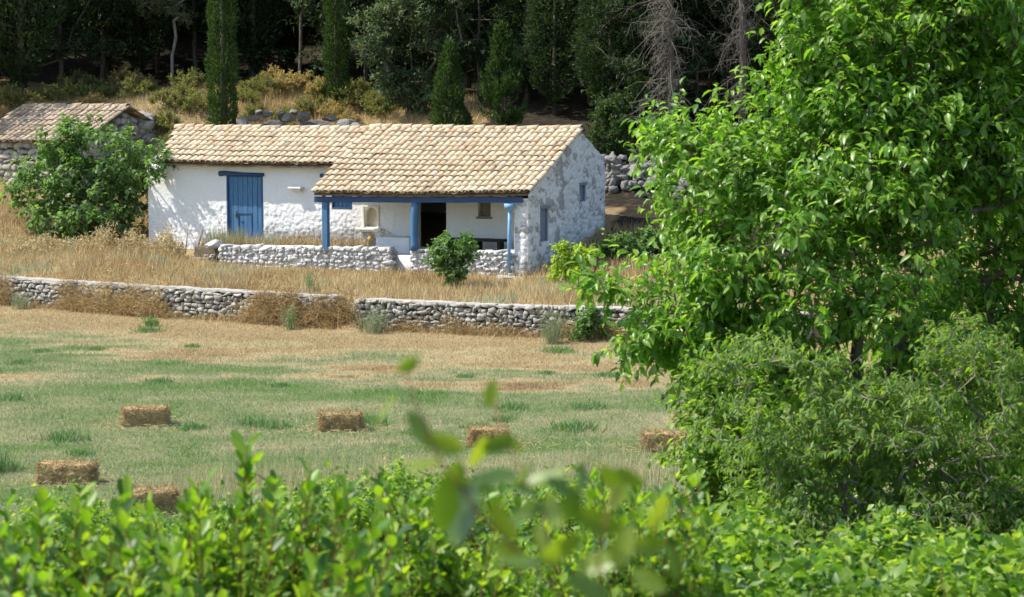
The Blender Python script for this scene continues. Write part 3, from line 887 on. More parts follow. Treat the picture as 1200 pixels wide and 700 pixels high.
# blue plank door
b = Buf(); a0, a1, z0, z1 = DOOR; n = 7
for i in range(n):
    q0 = a0 + .04 + (a1 - a0 - .08) * i / n; q1 = a0 + .04 + (a1 - a0 - .08) * (i + 1) / n - .012
    bbox(b, (q0, BW + .045 + rng.normal(0, .004), z0 + .03), (q1, BW + .085, z1 - .02), .006)
door = b.build('door', M['blue'], cot, smooth=False)
b = Buf()
for lo, hi in (((a0, BW - .012, z0), (a0 + .06, BW + .06, z1)), ((a1 - .06, BW - .012, z0), (a1, BW + .06, z1)), ((a0 + .06, BW - .012, z1 - .05), (a1 - .06, BW + .06, z1))): bbox(b, lo, hi, .008)
b.build('frame', M['blue_dark'], door, smooth=False)
b = Buf(); c0, c1, h0, h1 = -11.02, -10.5, 1.75, 2.55    # small hatch in the door
for lo, hi in (((c0, BW + .025, h1 - .04), (c1, BW + .044, h1)), ((c0, BW + .025, h0), (c0 + .035, BW + .044, h1 - .04)), ((c1 - .035, BW + .025, h0), (c1, BW + .044, h1 - .04))): bbox(b, lo, hi, .004)
b.build('hatch', M['blue_dark'], door, smooth=False)
b = Buf(); bbox(b, (-11.12, BW + .01, 2.42), (-11.06, BW + .05, 2.60), .01); tube(b, [[-11.09, BW + .02, 2.52], [-11.09, BW - .05, 2.53], [-10.97, BW - .05, 2.53]], .014, 6); b.build('handle', M['iron'], door)
b = Buf(); tube(b, [[-11.66, BW - .03, 3.80], [-11.45, BW - .03, 3.82], [-10.8, BW - .02, 3.80], [-10.02, BW - .03, 3.79]], [.085, .075, .06, .055], 8); b.build('door_lintel', M['blue_dark'], cot)
b = Buf(); bbox(b, (-7.98, BW - .05, 3.735), (-6.7, BW + .08, 3.86), .015); b.build('window_lintel', M['blue_dark'], cot, smooth=False)
b = Buf(); a0, a1, z0, z1 = BWIN
for i in range(4):
    q0 = a0 + .05 + (a1 - a0 - .1) * i / 4; bbox(b, (q0, BW + .05, z0 + .04), (q0 + (a1 - a0 - .1) / 4 - .01, BW + .09, z1 - .03), .006)
win = b.build('shutter', M['blue'], cot, smooth=False)
b = Buf()
for lo, hi in (((a0, BW - .01, z0), (a0 + .05, BW + .08, z1)), ((a1 - .05, BW - .01, z0), (a1, BW + .08, z1)), ((a0 + .05, BW - .01, z0), (a1 - .05, BW + .08, z0 + .05))): bbox(b, lo, hi, .008)
b.build('frame', M['blue_dark'], win, smooth=False)
for (q0, q1, z0, z1) in (GW1, GW2):
    b = Buf(); n = 3
    for i in range(n):
        y0 = q0 + .05 + (q1 - q0 - .1) * i / n; bbox(b, (-.13, y0, z0 + .04), (-.09, y0 + (q1 - q0 - .1) / n - .01, z1 - .06), .006)
    w_ = b.build('shutter', M['grey_blue'], cot, smooth=False)
    b = Buf()
    for lo, hi in (((-.12, q0 + .003, z0), (-.03, q0 + .05, z1 - .06)), ((-.12, q1 - .05, z0), (-.03, q1 - .003, z1 - .06)), ((-.12, q0 - .04, z1 - .06), (.03, q1 + .05, z1 + .03)), ((-.12, q0 + .05, z0), (-.02, q1 - .05, z0 + .04))): bbox(b, lo, hi, .008)
    b.build('frame', M['grey_blue'], w_, smooth=False)
# arched niche: back and spandrels
b = Buf(); a0, a1, z0, z1 = NICHE; cx, r_ = (a0 + a1) / 2, (a1 - a0) / 2; cz = z1 - r_
b.add([[a0, BW + .2, z0], [a1, BW + .2, z0], [a1, BW + .2, z1], [a0, BW + .2, z1]], None, [[0, 1, 2, 3]])
nich = b.build('niche', M['niche_plaster'], cot, smooth=False)
b = Buf()
for sg in (-1, 1):
    th = np.linspace(0, math.pi / 2, 9)
    arc = [[cx + sg * r_ * math.cos(q), BW - .012, cz + r_ * math.sin(q)] for q in th]
    V = [[cx + sg * r_, BW - .012, z1]] + arc + [[p[0], BW + .198, p[2]] for p in arc]
    T = [[0, i + 1, i + 2] for i in range(8)]; Q = [[i + 1, i + 2, i + 11, i + 10] for i in range(8)]
    b.add(V, T, Q)
bbox(b, (a0 - .07, BW - .03, z0), (a0 + .004, BW + .03, z1 + .05), .01); bbox(b, (a1 - .004, BW - .03, z0), (a1 + .07, BW + .03, z1 + .05), .01); bbox(b, (a0 + .005, BW - .028, z1 - .012), (a1 - .005, BW + .03, z1 + .048), .01)
b.build('arch', M['plaster'], nich, smooth=False)
b = Buf(); bbox(b, (-6.62, BW - .24, 2.13), (-5.75, BW + .05, 2.19), .012); bbox(b, (-6.5, BW - .17, 2.07), (-5.87, BW + .05, 2.128), .02); b.build('niche_ledge', M['plaster'], cot, smooth=False)
b = Buf(); bbox(b, (-9.03, BW - .24, 3.37), (-8.57, BW + .03, 3.43), .012); bbox(b, (-8.96, BW - .17, 3.29), (-8.64, BW + .03, 3.368), .02); b.build('wall_shelf', M['plaster'], cot, smooth=False)
b = Buf(); a0, a1, z0, z1 = LOOK
b.add([[a0, BW + .16, z0], [a1, BW + .16, z0], [a1, BW + .16, z1], [a0, BW + .16, z1]], None, [[0, 1, 2, 3]]); bbox(b, (a0 - .05, BW - .07, z0 - .06), (a1 + .05, BW + .1, z0 - .002), .012); b.build('blind_window', M['grey_wood'], cot, smooth=False)
# masonry bench by the gap in the parapet
b = Buf(); bbox(b, (-5.62, 1.1, 1.2), (-4.45, BW - .03, 1.98), .04, .12, .012); bbox(b, (-5.3, .75, .9), (-4.5, 1.098, 1.5), .04, .12, .012); b.build('masonry_bench', M['limewash'], cot)
b = Buf(); box(b, (-6.0, .3, .7), (-.46, BW - .02, 1.5)); b.build('porch_floor', M['mortar'], cot)

b = Buf(); bbox(b, (-11.7, .35, .6), (-6.002, BW - .03, 1.57), .05, .3, .02)
yard = b.build('yard_ground', M['earth'], None); yard.location = O; yard.rotation_euler = (0, 0, -TH)
tag(yard, 'raised yard of dry earth between cottage wall and parapet', 'yard', kind='structure')
b = Buf(); k = 5200
la = rng.uniform(-11.6, -6.1, k); lb = rng.uniform(.5, BW - .08, k); keep = rng.uniform(0, 1, k) < .3 + .7 * vn(la * 1.1, lb * 1.1, None, 71); la, lb = la[keep], lb[keep]; k = len(la)
P = O[None] + la[:, None] * U3 + lb[:, None] * B3
blades(b, P[:, 0], P[:, 1], rng.uniform(.08, .45, k) * (.4 + vn(la * 1.4, lb, None, 73)), rng.uniform(.014, .03, k), .35, np.clip(rng.normal(.27, .14, k), 0, .8), z=np.full(k, 1.57))
k = 900; la = np.concatenate([rng.normal(-11.3, .15, 300), rng.normal(-10.6, .22, 420), rng.normal(-9.3, .5, 180)]); lb = rng.uniform(.6, 1.5, k)
P = O[None] + la[:, None] * U3 + lb[:, None] * B3
blades(b, P[:, 0], P[:, 1], rng.uniform(.2, .75, k), rng.uniform(.012, .024, k), .22, np.clip(rng.normal(.66, .1, k), 0, 1), z=np.full(k, 1.57))
tag(b.build('yard_weeds', M['dry'], smooth=False), 'dry weeds standing in the raised yard before the blue door', 'weeds', kind='stuff')


# parapets: rubble faces under limewash
def house_axes(s=0): return np.array([U3, -B3, [0, 0, 1]])


def parapet(a0, a1, z0, zt, name, label, mat, core, cat='stone wall', thick=.42, sw=(.09, .24), top=True):
    root = empty(name, (0, 0, 0), 0, label, cat)
    b = Buf()
    stone_face(b, lambda s, z: H2W(a0 + s, .07, z), house_axes, a1 - a0, z0, zt, sw, (.07, .15), .115, .9)
    for a in (a0, a1):
        for z in np.arange(z0 + .1, zt(max(0, a - a0)) - .05, .17):
            for q in (.12, .32): stone(b, H2W(a + (.02 if a == a0 else -.02), q, z), (.10, .15, .095), house_axes(), .2)
    if top:
        s = 0
        while s < a1 - a0:
            w_ = rng.uniform(.2, .42)
            stone(b, H2W(a0 + min(s + w_ / 2, a1 - a0), .2, zt(s) - .02 + rng.normal(0, .012)), (w_ / 2 * 1.05, .24, .075), house_axes(), .12, None, .04); s += w_
    b.build('stones', mat, root)
    b = Buf()
    n = 12
    for i in range(n):
        s0, s1 = (a1 - a0) * i / n, (a1 - a0) * (i + 1) / n; z = min(zt(s0), zt(s1)) - .06
        V = [H2W(a0 + s0, .02, z0 - .2), H2W(a0 + s1, .02, z0 - .2), H2W(a0 + s1, thick, z0 - .2), H2W(a0 + s0, thick, z0 - .2), H2W(a0 + s0, .02, z), H2W(a0 + s1, .02, z), H2W(a0 + s1, thick, z), H2W(a0 + s0, thick, z)]
        b.add(V, None, BOXQ)
    b.build('core', core, root, smooth=False)
    return root


parapet(-10.5, -4.62, .85, lambda s: 1.60 + .02 * s, 'parapet_wall', 'whitewashed rubble parapet wall carrying the thin blue porch post', M['white_stone'], M['mortar'])
parapet(-3.80, -.52, .80, lambda s: 1.66 + .02 * s, 'parapet_wall', 'whitewashed rubble parapet wall in front of the dark bench, between thick post and downpipe', M['white_stone'], M['mortar'])
parapet(-13.9, -10.9, .95, lambda s: 1.28 + .12 * math.sin(s * 2.1) + .02 * s, 'low_stone_wall', 'low broken row of grey stones left of the whitewashed parapet', M['stone'], M['earth'], top=False)


def rock(name, c, half, label, cat, mat, rz=0.0, group=None, flat=.14):
    b = Buf(); n = 12
    th = np.linspace(0, math.pi, n); ph = np.linspace(0, 2 * math.pi, 20, endpoint=False)
    Tt, Pp = np.meshgrid(th, ph, indexing='ij'); S = np.stack([np.sin(Tt) * np.cos(Pp), np.sin(Tt) * np.sin(Pp), np.cos(Tt)], -1)
    sd = rng.uniform(0, 900); q = S * 1.3 + sd; V = S * (1 + 1.1 * (fbm(q[..., 0], q[..., 1], q[..., 2], 3, 4)[..., None] - .5))
    for _ in range(9):
        d = rdir(1)[0]; k = V @ d; V = V - d * np.clip(k - rng.uniform(.5, .8), 0, None)[..., None]
    V = V * np.asarray(half)
    I = np.arange(n * 20).reshape(n, 20); J = np.roll(I, -1, 1)
    b.add(V.reshape(-1, 3), None, np.stack([I[:-1], I[1:], J[1:], J[:-1]], -1).reshape(-1, 4))
    o = b.build(name, mat, smooth=False); o.location = c; o.rotation_euler = (0, 0, rz)
    return tag(o, label, cat, group)


p = H2W(-10.85, .15, 1.62); rock('stone_block', p, (.34, .26, .17), 'pale stone block sitting at the left end of the parapet', 'stone', M['white_stone'], -TH)
p = H2W(-.6, -.42, .98); rock('step_slab', p, (.62, .34, .13), 'flat pale stone slab step at the foot of the downpipe', 'stone slab', M['white_stone'], -TH)

# bench in the porch
bn = empty('wooden_bench', H2W(-2.3, 1.35, 1.5), -TH, 'dark wooden bench standing on the porch against the cream wall', 'bench')
b = Buf(); bbox(b, (-.85, -.2, .42), (.95, .2, .50), .01); b.build('seat', M['dark_wood'], bn, smooth=False)
for q in (-.72, .08, .80):
    b = Buf(); bbox(b, (q - .05, -.16, 0), (q + .05, .16, .418), .008); b.build('leg', M['dark_wood'], bn, smooth=False)
b = Buf(); bbox(b, (-.668, -.03, .10), (.028, .03, .18), .008); bbox(b, (.132, -.03, .10), (.748, .03, .18), .008); b.build('stretcher', M['dark_wood'], bn, smooth=False)
g = empty('hanging_gourd', H2W(-6.16, BW - .12, 1.78), -TH, 'yellow gourd-shaped vessel hanging under the niche ledge', 'gourd')
b = Buf(); zz = np.linspace(0, .27, 9); tube(b, [[0, 0, z] for z in zz], [.03, .075, .09, .088, .07, .055, .06, .045, .02], 12); b.build('body', M['gourd'], g)
b = Buf(); tube(b, [[0, 0, .26], [.01, 0, .29], [0, 0, .31]], .008, 5); b.build('hanger', M['iron'], g)
for (aa, bb, zt, dx, r_, lb_) in ((-12.15, .55, 2.25, -.42, .022, 'thin grey stick leaning left of the blue door'), (-11.75, .5, 2.0, -.30, .05, 'thick weathered post stub leaning beside the stone block')):
    b = Buf(); p0 = H2W(aa, bb, 1.30); p1 = H2W(aa + dx, bb + (BW - .1 - bb) * .7, zt)
    tube(b, [np.zeros(3), (p1 - p0) * .5 + [0, 0, -.015], p1 - p0], [r_, r_ * .95, r_ * .8], 7)
    o = b.build('leaning_pole', M['grey_wood']); o.location = p0; tag(o, lb_, 'pole')

# ------------------------------------------------------------------ stone shed on the left
S_TH = R(31)
sp = at(92, 163, 79.0)
SO = np.array([sp[0], sp[1], 0])
shed = empty('stone_shed', SO, -S_TH, 'grey rubble stone shed with faded tile roof behind the fig tree', 'shed')
SE, SRZ, SW_, SLN = 4.62, 5.83, 2.55, 4.9                # eave height, ridge height, half depth, length
b = Buf()
ssl = (SRZ - SE) / SW_
stone_face(b, lambda s, z: np.array([-SLN + s, .25, z]), lambda s: np.array([[1, 0, 0], [0, -1, 0], [0, 0, 1.]]), SLN, 1.6, lambda s: SE - .05, (.18, .42), (.14, .26), .13)
stone_face(b, lambda s, z: np.array([-.02, .25 + s, z]), lambda s: np.array([[0, 1, 0], [1, 0, 0], [0, 0, 1.]]), 2 * SW_ - .5, 1.6, lambda s: SRZ - ssl * abs(s + .25 - SW_) - .12, (.18, .42), (.14, .26), .13)
b.build('wall', M['stone'], shed)
b = Buf(); V = []
for a in (-SLN, -.06): V += [[a, .3, 1.3], [a, 2 * SW_ - .2, 1.3], [a, 2 * SW_ - .2, SE - .02], [a, SW_, SRZ - .12], [a, .3, SE - .02]]
b.add(V, [[2, 3, 4], [9, 8, 7]], [[0, 1, 2, 4], [9, 7, 6, 5], [0, 4, 9, 5], [4, 3, 8, 9], [3, 2, 7, 8], [2, 1, 6, 7]]); b.build('wall_core', M['earth'], shed, smooth=False)
SLold = SL; SL = ssl
b = Buf()
sz = lambda a, bb: SRZ - ssl * abs(bb - SW_) + .03 * (vn(np.array([a]), np.array([bb]), None, 6)[0] - .5)
tile_field(b, -SLN - .1, .1, -.05, SW_, sz, .27, .40); tile_field(b, -SLN - .1, .1, 2 * SW_ + .1, SW_, sz, .27, .40); ridge_row(b, -SLN - .1, .12, SW_, lambda a: SRZ)
b.build('roof', M['old_tile'], shed)
SL = SLold

# ruined rubble behind the shed, rocks on the bank, rubble wall on the right
def heap(name, label, pts, mat, cat, smin=.12, smax=.3):
    root = empty(name, (0, 0, 0), 0, label, cat); b = Buf()
    for p in pts: s = rng.uniform(smin, smax); stone(b, p, (s * rng.uniform(.8, 1.5), s, s * rng.uniform(.6, .9)), None, .3, None, .6)
    return b.build('stones', mat, root)


pts = []
for i in range(90):
    u = rng.uniform(0, 1); p = at(142 + 36 * u, 150, 82.5 + 1.2 * rng.uniform(-.4, .6)); zt = 5.7 - .5 * u + .2 * math.sin(9 * u); p[2] = rng.uniform(4.2, zt); pts.append(p)
heap('ruined_wall', 'broken rubble wall end standing just right of the stone shed roof', pts, M['stone'], 'stone wall')
pts = []
for i in range(420):
    u = rng.uniform(0, 1); x_ = 3.0 + 5.2 * u; y_ = 73.8 - 1.2 * u + rng.normal(0, .35); z_ = g1(x_, y_); pts.append((x_, y_, z_ + rng.uniform(0, 1) * (.95 - .35 * u) * (1 - min(1, abs(y_ - 73.8 + 1.2 * u) / 1.0))))
heap('rubble_wall', 'low tumbled rubble wall right of the cottage gable', pts, M['rubble'], 'stone wall', .07, .16)
for i, (px, py, w_, h_, m_) in enumerate([(372, 143, 1.15, .42, 'dark_stone'), (318, 144, .9, .32, 'dark_stone'), (408, 142, .7, .36, 'stone'), (298, 137, .5, .25, 'stone'), (340, 136, .45, .28, 'stone'), (355, 133, .4, .4, 'stone'), (283, 141, .5, .3, 'stone'),
                                         (330, 131, .35, .22, 'stone'), (388, 137, .6, .25, 'stone'), (312, 132, .4, .25, 'stone'), (420, 146, .5, .28, 'stone'), (303, 130, .3, .2, 'stone'), (345, 129, .3, .2, 'stone')]):
    p = at(px, py, 79.6 + (145 - py) * .12)
    rock('rock', p - np.array([0, 0, h_ * .3]), (w_ * .62, .35, h_ * .62), ['broad dark blue-grey rock rising behind the roof ridge', 'second dark rock behind the roof ridge beside the tall cypress', 'pale pointed rock at the right end of the rock row behind the roof'][i] if i < 3 else 'small pale grey limestone rock on the bank behind the cottage roof', 'rock', M['rubble' if m_ == 'stone' else m_], rng.uniform(-.4, .4), None if i < 3 else 'rocks on the bank behind the roof')

# ------------------------------------------------------------------ hay bales
def bale(px, py, L, rz, label, hgt=.34, wid=.42, tilt=0.0):
    r_ = ray(px, py); p = CAM + r_ * ((0.02 - CAMZ) / r_[2]); p[1] += .25; p[2] = g1(p[0], p[1]) + .0
    root = empty('hay_bale', p, rz, label, 'hay bale', 'hay bales lying in the mown field'); root.rotation_euler = (0, tilt, rz)
    b = Buf(); bbox(b, (-L / 2, -wid / 2, -.02), (L / 2, wid / 2, hgt), .07, .03, .05, None, rng.uniform(0, 90))
    k = 3200                                              # loose stems
    P = rng.uniform(-1, 1, (k, 3)) * [L / 2, wid / 2, hgt / 2] + [0, 0, hgt / 2]
    fc = rng.integers(0, 5, k)
    P[fc == 0, 1] = -wid / 2; P[fc == 1, 0] = -L / 2; P[fc == 2, 2] = hgt - .005; P[fc == 3, 1] = wid / 2; P[fc == 4, 0] = L / 2
    out = np.zeros((k, 3)); out[fc == 0, 1] = -1; out[fc == 1, 0] = -1; out[fc == 2, 2] = 1; out[fc == 3, 1] = 1; out[fc == 4, 0] = 1
    D = rdir(k) + out * .5
    leaves(b, P - out * .01, D, rdir(k), rng.uniform(.05, .15, k), rng.uniform(.006, .012, k), 'blade')
    b.build('hay', M['bale'], root)
    for yy in (-wid * .2, wid * .2):
        b = Buf(); h = hgt + .008; l = L / 2 + .008
        tube(b, [[-l, yy, 0], [-l, yy, h - .03], [-l + .03, yy, h], [l - .03, yy, h], [l, yy, h - .03], [l, yy, 0]], .006, 5); b.build('twine', M['twine'], root)


bale(168, 500, .84, R(12), 'hay bale alone in mid field left of the blurred twig')
bale(398, 505, .78, R(6), 'hay bale lying on green grass below the blue posts')
bale(76, 567, .90, R(-6), 'large hay bale closest to the left edge of the field')
bale(176, 603, .72, R(20), 'hay bale half hidden behind the front left bush', .36)
bale(572, 524, .66, R(-3), 'hay bale seen through the blurred leaves')
bale(780, 529, .76, R(-12), 'hay bale beside the leafy tree at right')

# ------------------------------------------------------------------ plants
def grow(base, T, step=.35, jit=.05, stems=((0, 0, 1.0),), pull=.25, g=rng):
    """branching skeleton reaching every target; returns nodes and parents"""
    nod = [np.asarray(base, float)]; par = [-1]
    for d in stems:
        p = np.asarray(base, float); last = 0; d = np.asarray(d, float); n = max(2, int(np.linalg.norm(d) / step))
        for i in range(n):
            p = np.asarray(base) + d * (i + 1) / n + g.normal(0, jit, 3) * (i > 0); nod.append(p); par.append(last); last = len(nod) - 1
    T = T[np.argsort(np.linalg.norm(T - np.asarray(base), axis=1))]
    A = np.zeros((len(T) * 12 + 400, 3)); n = len(nod); A[:n] = nod; rd = np.linalg.norm(A - np.asarray(base), axis=1)
    for tpt in T:
        d = np.linalg.norm(A[:n] - tpt, axis=1) * (1 + pull * np.clip(A[:n, 2] - tpt[2], 0, None))
        i = int(np.argmin(d)); p0 = A[i]; dist = np.linalg.norm(tpt - p0)
        k = max(1, min(10, int(dist / step))); last = i; v = tpt - p0
        for q in range(k):
            f = (q + 1) / k; pt = p0 + v * f + np.array([0, 0, .12 * dist * math.sin(math.pi * f)]) + (g.normal(0, jit, 3) * dist * .5 if q < k - 1 else 0)
            if n >= len(A): A = np.concatenate([A, np.zeros_like(A)])
            A[n] = pt; par.append(last); last = n; n += 1
    return A[:n], np.array(par)


def limbs(b, A, par, tip=.006, power=.5, k=6, rmax=9):
    n = len(A); w = np.zeros(n); ch = np.zeros(n, int)
    for i in range(n - 1, 0, -1):
        if ch[i] == 0: w[i] = 1
        w[par[i]] += w[i]; ch[par[i]] += 1
    w[0] = max(w[0], 1); r = np.minimum(tip * w ** power, rmax)
    i = np.arange(1, n); segs(b, A[par[i]], A[i], np.minimum(r[par[i]], r[i] * 1.35), r[i], k)


def blob_pts(blobs, n, g=rng, gapn=.9, thr=.36, shell=2.2):
    vol = np.array([q[1][0] * q[1][1] * q[1][2] for q in blobs]) ** .8; out = []
    cnt = (vol / vol.sum() * n * 1.8).astype(int) + 4
    for (c, r), k in zip(blobs, cnt):
        d = rdir(k, g) * (g.uniform(0, 1, (k, 1)) ** (1 / shell)); out.append(np.asarray(c) + d * np.asarray(r))
    P = np.concatenate(out); q = P / gapn
    P = P[vn(q[:, 0], q[:, 1], q[:, 2], 17) > thr]
    return P[g.permutation(len(P))][:n]


def foliage(b, T, center, twigs, nl, tl, L, Wd, kind, droop=.4, spread=.7, up=.2, outw=.6, g=rng, twb=None, twr=.003, var=.28, nj=.45):
    """twigs at every target, leaves along each twig"""
    n = len(T) * twigs
    P = np.repeat(T, twigs, 0); o = nrm(P - center)
    d = nrm(o * outw + g.normal(0, spread, (n, 3)) + [0, 0, up]); ln = g.uniform(.6, 1.2, n) * tl
    if twb is not None: segs(twb, P, P + d * ln[:, None] * .9, twr, twr * .5, 4)
    f = (np.arange(nl) + .7) / nl
    B = (P[:, None] + d[:, None] * (ln[:, None] * f)[..., None]).reshape(-1, 3); m = n * nl
    dd = np.repeat(d, nl, 0)
    side = nrm(np.cross(dd, rdir(m, g)))
    D = nrm(dd * .55 + side * .8 + g.normal(0, .25, (m, 3)) + [0, 0, -droop])
    Nn = nrm(np.array([0, 0, 1.]) + g.normal(0, nj, (m, 3)) + .25 * np.repeat(o, nl, 0))
    s = g.uniform(.92 - var, .92 + var, m)
    leaves(b, B, D, Nn, L * s, Wd * s * g.uniform(.8, 1.15, m), kind)


def woody(name, base, blobs, nt, label, cat, lmat, bmat, leafp, stems=((0, 0, 1.),), tip=.006, power=.5, step=.35, gapn=.9, thr=.36, shell=2.2, group=None, rmax=.3, jit=.05, twigs=True, parts=('trunk', 'crown'), pull=.25, seed=1):
    g = np.random.default_rng(seed)
    base = np.asarray(base, float); root = empty(name, base, 0, label, cat, group)
    bl = [(np.asarray(c, float) - base, r) for c, r in blobs]
    T = blob_pts(bl, nt, g, gapn, thr, shell)
    T = T[T[:, 2] > .05] if (T[:, 2] > .05).sum() > 9 else T
    A, par = grow((0, 0, -.1), T, step, jit, stems, pull, g)
    b = Buf(); limbs(b, A, par, tip, power, 6, rmax)
    c = np.mean([q[0] for q in bl], 0) + [0, 0, -.3]; lf = Buf()
    foliage(lf, T, c, g=g, twb=b if twigs else None, **leafp)
    b.build(parts[0], bmat, root); lf.build(parts[1], lmat, root)
    return root


def B(px, py, Y, rx, rz, ry=None):
    """crown lobe measured off the photograph: half sizes in pixels at distance Y"""
    s = F / Y; return (at(px, py, Y), (rx / s, ry if ry else min(rx, rz) / s, rz / s))


# large leafy tree on the right
YT = 22.0
bl = [B(1070, 110, YT + .3, 190, 150, 1.3), B(1150, 20, YT + .5, 120, 120, 1.2), B(845, 225, YT - .3, 82, 90, .8), B(965, 300, YT - .5, 150, 130, 1.2), B(835, 350, YT - .6, 100, 80, .8), B(1140, 330, YT + 1.4, 120, 150, 1.0),
      B(975, 60, YT, 62, 75, .7), B(770, 385, YT - .8, 55, 36, .5), B(900, 420, YT - .5, 110, 60, .9), B(930, 150, YT, 90, 70, .9), B(800, 170, YT - .2, 45, 25, .4), B(1240, 200, YT + 1.2, 110, 200, 1.0), B(712, 335, YT - .8, 26, 20, .3), B(1010, -50, YT, 160, 70, 1.0), B(1040, 420, YT + .3, 130, 70, 1.0), B(1190, 440, YT + 1.5, 80, 100, .8), B(1010, 210, YT, 120, 110, 1.1), B(1180, 150, YT + .6, 90, 130, 1.0), B(1030, 440, YT + .8, 90, 60, .6)]
base = np.array([(1015 - 600) / F * YT, YT, g1((1015 - 600) / F * YT, YT)])
woody('walnut_tree', base, bl, 2500, 'big bright green leafy tree with drooping leaves filling the right of the view', 'tree', M['walnut'], M['bark'],
      dict(twigs=3, nl=9, tl=.40, L=.108, Wd=.05, kind='big', droop=.42, spread=.8, up=.2, outw=.7, var=.45), stems=((-.1, 0, 3.2), (-.6, -.2, 2.6), (.5, .2, 3.0)), tip=.0045, power=.47, gapn=.55, thr=.40, shell=2.4, rmax=.13, seed=11)
# twiggy shrub with small hanging leaves, round-leaved bush
YT = 18.5
bl = [B(1040, 520, YT, 130, 90, .9), B(940, 560, YT - .2, 90, 70, .7), B(1130, 470, YT + .2, 90, 70, .8), B(960, 470, YT + .1, 70, 50, .6), B(1090, 590, YT - .2, 100, 50, .7), B(1210, 560, YT, 80, 100, .8), B(890, 430, YT + .3, 70, 40, .6), B(1130, 420, YT + .5, 70, 40, .6), B(870, 520, YT - .2, 60, 70, .6), B(950, 630, YT - .6, 110, 32, .6), B(1190, 610, YT - .3, 70, 50, .6)]
x_ = (1060 - 600) / F * YT
woody('twiggy_shrub', (x_, YT, g1(x_, YT)), bl, 950, 'twiggy grey-stemmed shrub with narrow hanging leaves under the big tree', 'shrub', M['narrow'], M['pale_bark'],
      dict(twigs=3, nl=8, tl=.20, L=.085, Wd=.028, kind='mid', droop=.9, spread=.6, up=.35, outw=.5), stems=((0, 0, .6), (-.5, 0, .7), (.5, 0, .7)), tip=.004, power=.45, step=.2, gapn=.5, thr=.44, rmax=.06, seed=12, parts=('stem', 'foliage'))
YT = 20.0
bl = [B(850, 470, YT, 62, 60, .5), B(830, 550, YT - .3, 45, 60, .5), B(900, 520, YT - .2, 50, 60, .5), B(860, 600, YT - .5, 80, 40, .6), B(940, 630, YT - 1, 90, 36, .6)]
x_ = (860 - 600) / F * YT
woody('round_leaved_bush', (x_, YT, g1(x_, YT)), bl, 330, 'dense bush of broad rounded green leaves at the left foot of the big tree', 'bush', M['bramble'], M['bark'],
      dict(twigs=3, nl=7, tl=.22, L=.085, Wd=.055, kind='mid', droop=.45, spread=.7, up=.2, outw=.6), stems=((0, 0, .4), (.3, 0, .4)), tip=.004, step=.25, gapn=.4, thr=.33, rmax=.05, seed=13, parts=('stem', 'foliage'))

YT = 25.0
bl = [B(1060, 500, YT, 120, 70, .9), B(1180, 540, YT, 110, 100, .9), B(960, 560, YT, 100, 60, .9), B(1100, 600, YT, 130, 50, .9), B(1230, 620, YT - .5, 70, 60, .7)]
x_ = (1120 - 600) / F * YT
woody('round_leaved_bush', (x_, YT, g1(x_, YT)), bl, 520, 'dark green broad-leaved bush in the shade behind the twiggy shrub', 'bush', M['walnut'], M['bark'],
      dict(twigs=3, nl=8, tl=.3, L=.10, Wd=.06, kind='mid', droop=.4, spread=.7, up=.2, outw=.6), stems=((0, 0, .5), (.4, 0, .5)), tip=.004, step=.3, gapn=.5, thr=.34, rmax=.06, seed=15, parts=('stem', 'foliage'))

# bramble ground cover between the field and the front bushes
b = Buf(); tw = Buf(); g = np.random.default_rng(5)
for (px0, px1, py, Y, k, L) in ((560, 1230, 672, 13.5, 400, .088), (830, 1230, 655, 16.5, 380, .08), (700, 1230, 690, 12, 240, .085), (330, 620, 612, 15, 520, .05), (90, 330, 612, 16, 420, .05), (560, 760, 628, 15, 300, .055), (-20, 130, 640, 14, 200, .05), (300, 800, 680, 12, 500, .05), (-20, 300, 680, 12, 300, .05)):
    px = g.uniform(px0, px1, k); T = np.array([at(q, py + 80 * (fbm(np.array([q / 55.]), np.array([Y * 3.1]), None, 2)[0] - .5) * 2, Y + g.uniform(-.6, .6)) for q in px])
    top = T[:, 2].copy(); T[:, 2] -= np.abs(g.normal(0, .22, k)); T[:, 2] = np.maximum(T[:, 2], gz(T[:, 0], T[:, 1]) + .05)
    foliage(b, T, T.mean(0) - [0, 0, 1.5], 3, 7, .24, L, L * .6, 'mid', .3, .7, .55, .4, g, var=.4, nj=.8)
    foot = T.copy(); foot[:, 2] = gz(T[:, 0], T[:, 1]) - .05; foot[:, :2] += g.normal(0, .15, (k, 2)); segs(tw, foot, T, .006, .003, 4)
und = b.build('undergrowth', M['bramble']); tag(und, 'sunny bramble undergrowth along the near edge of the field', 'undergrowth', kind='stuff')
tw.build('stems', M['red_stem'], und)


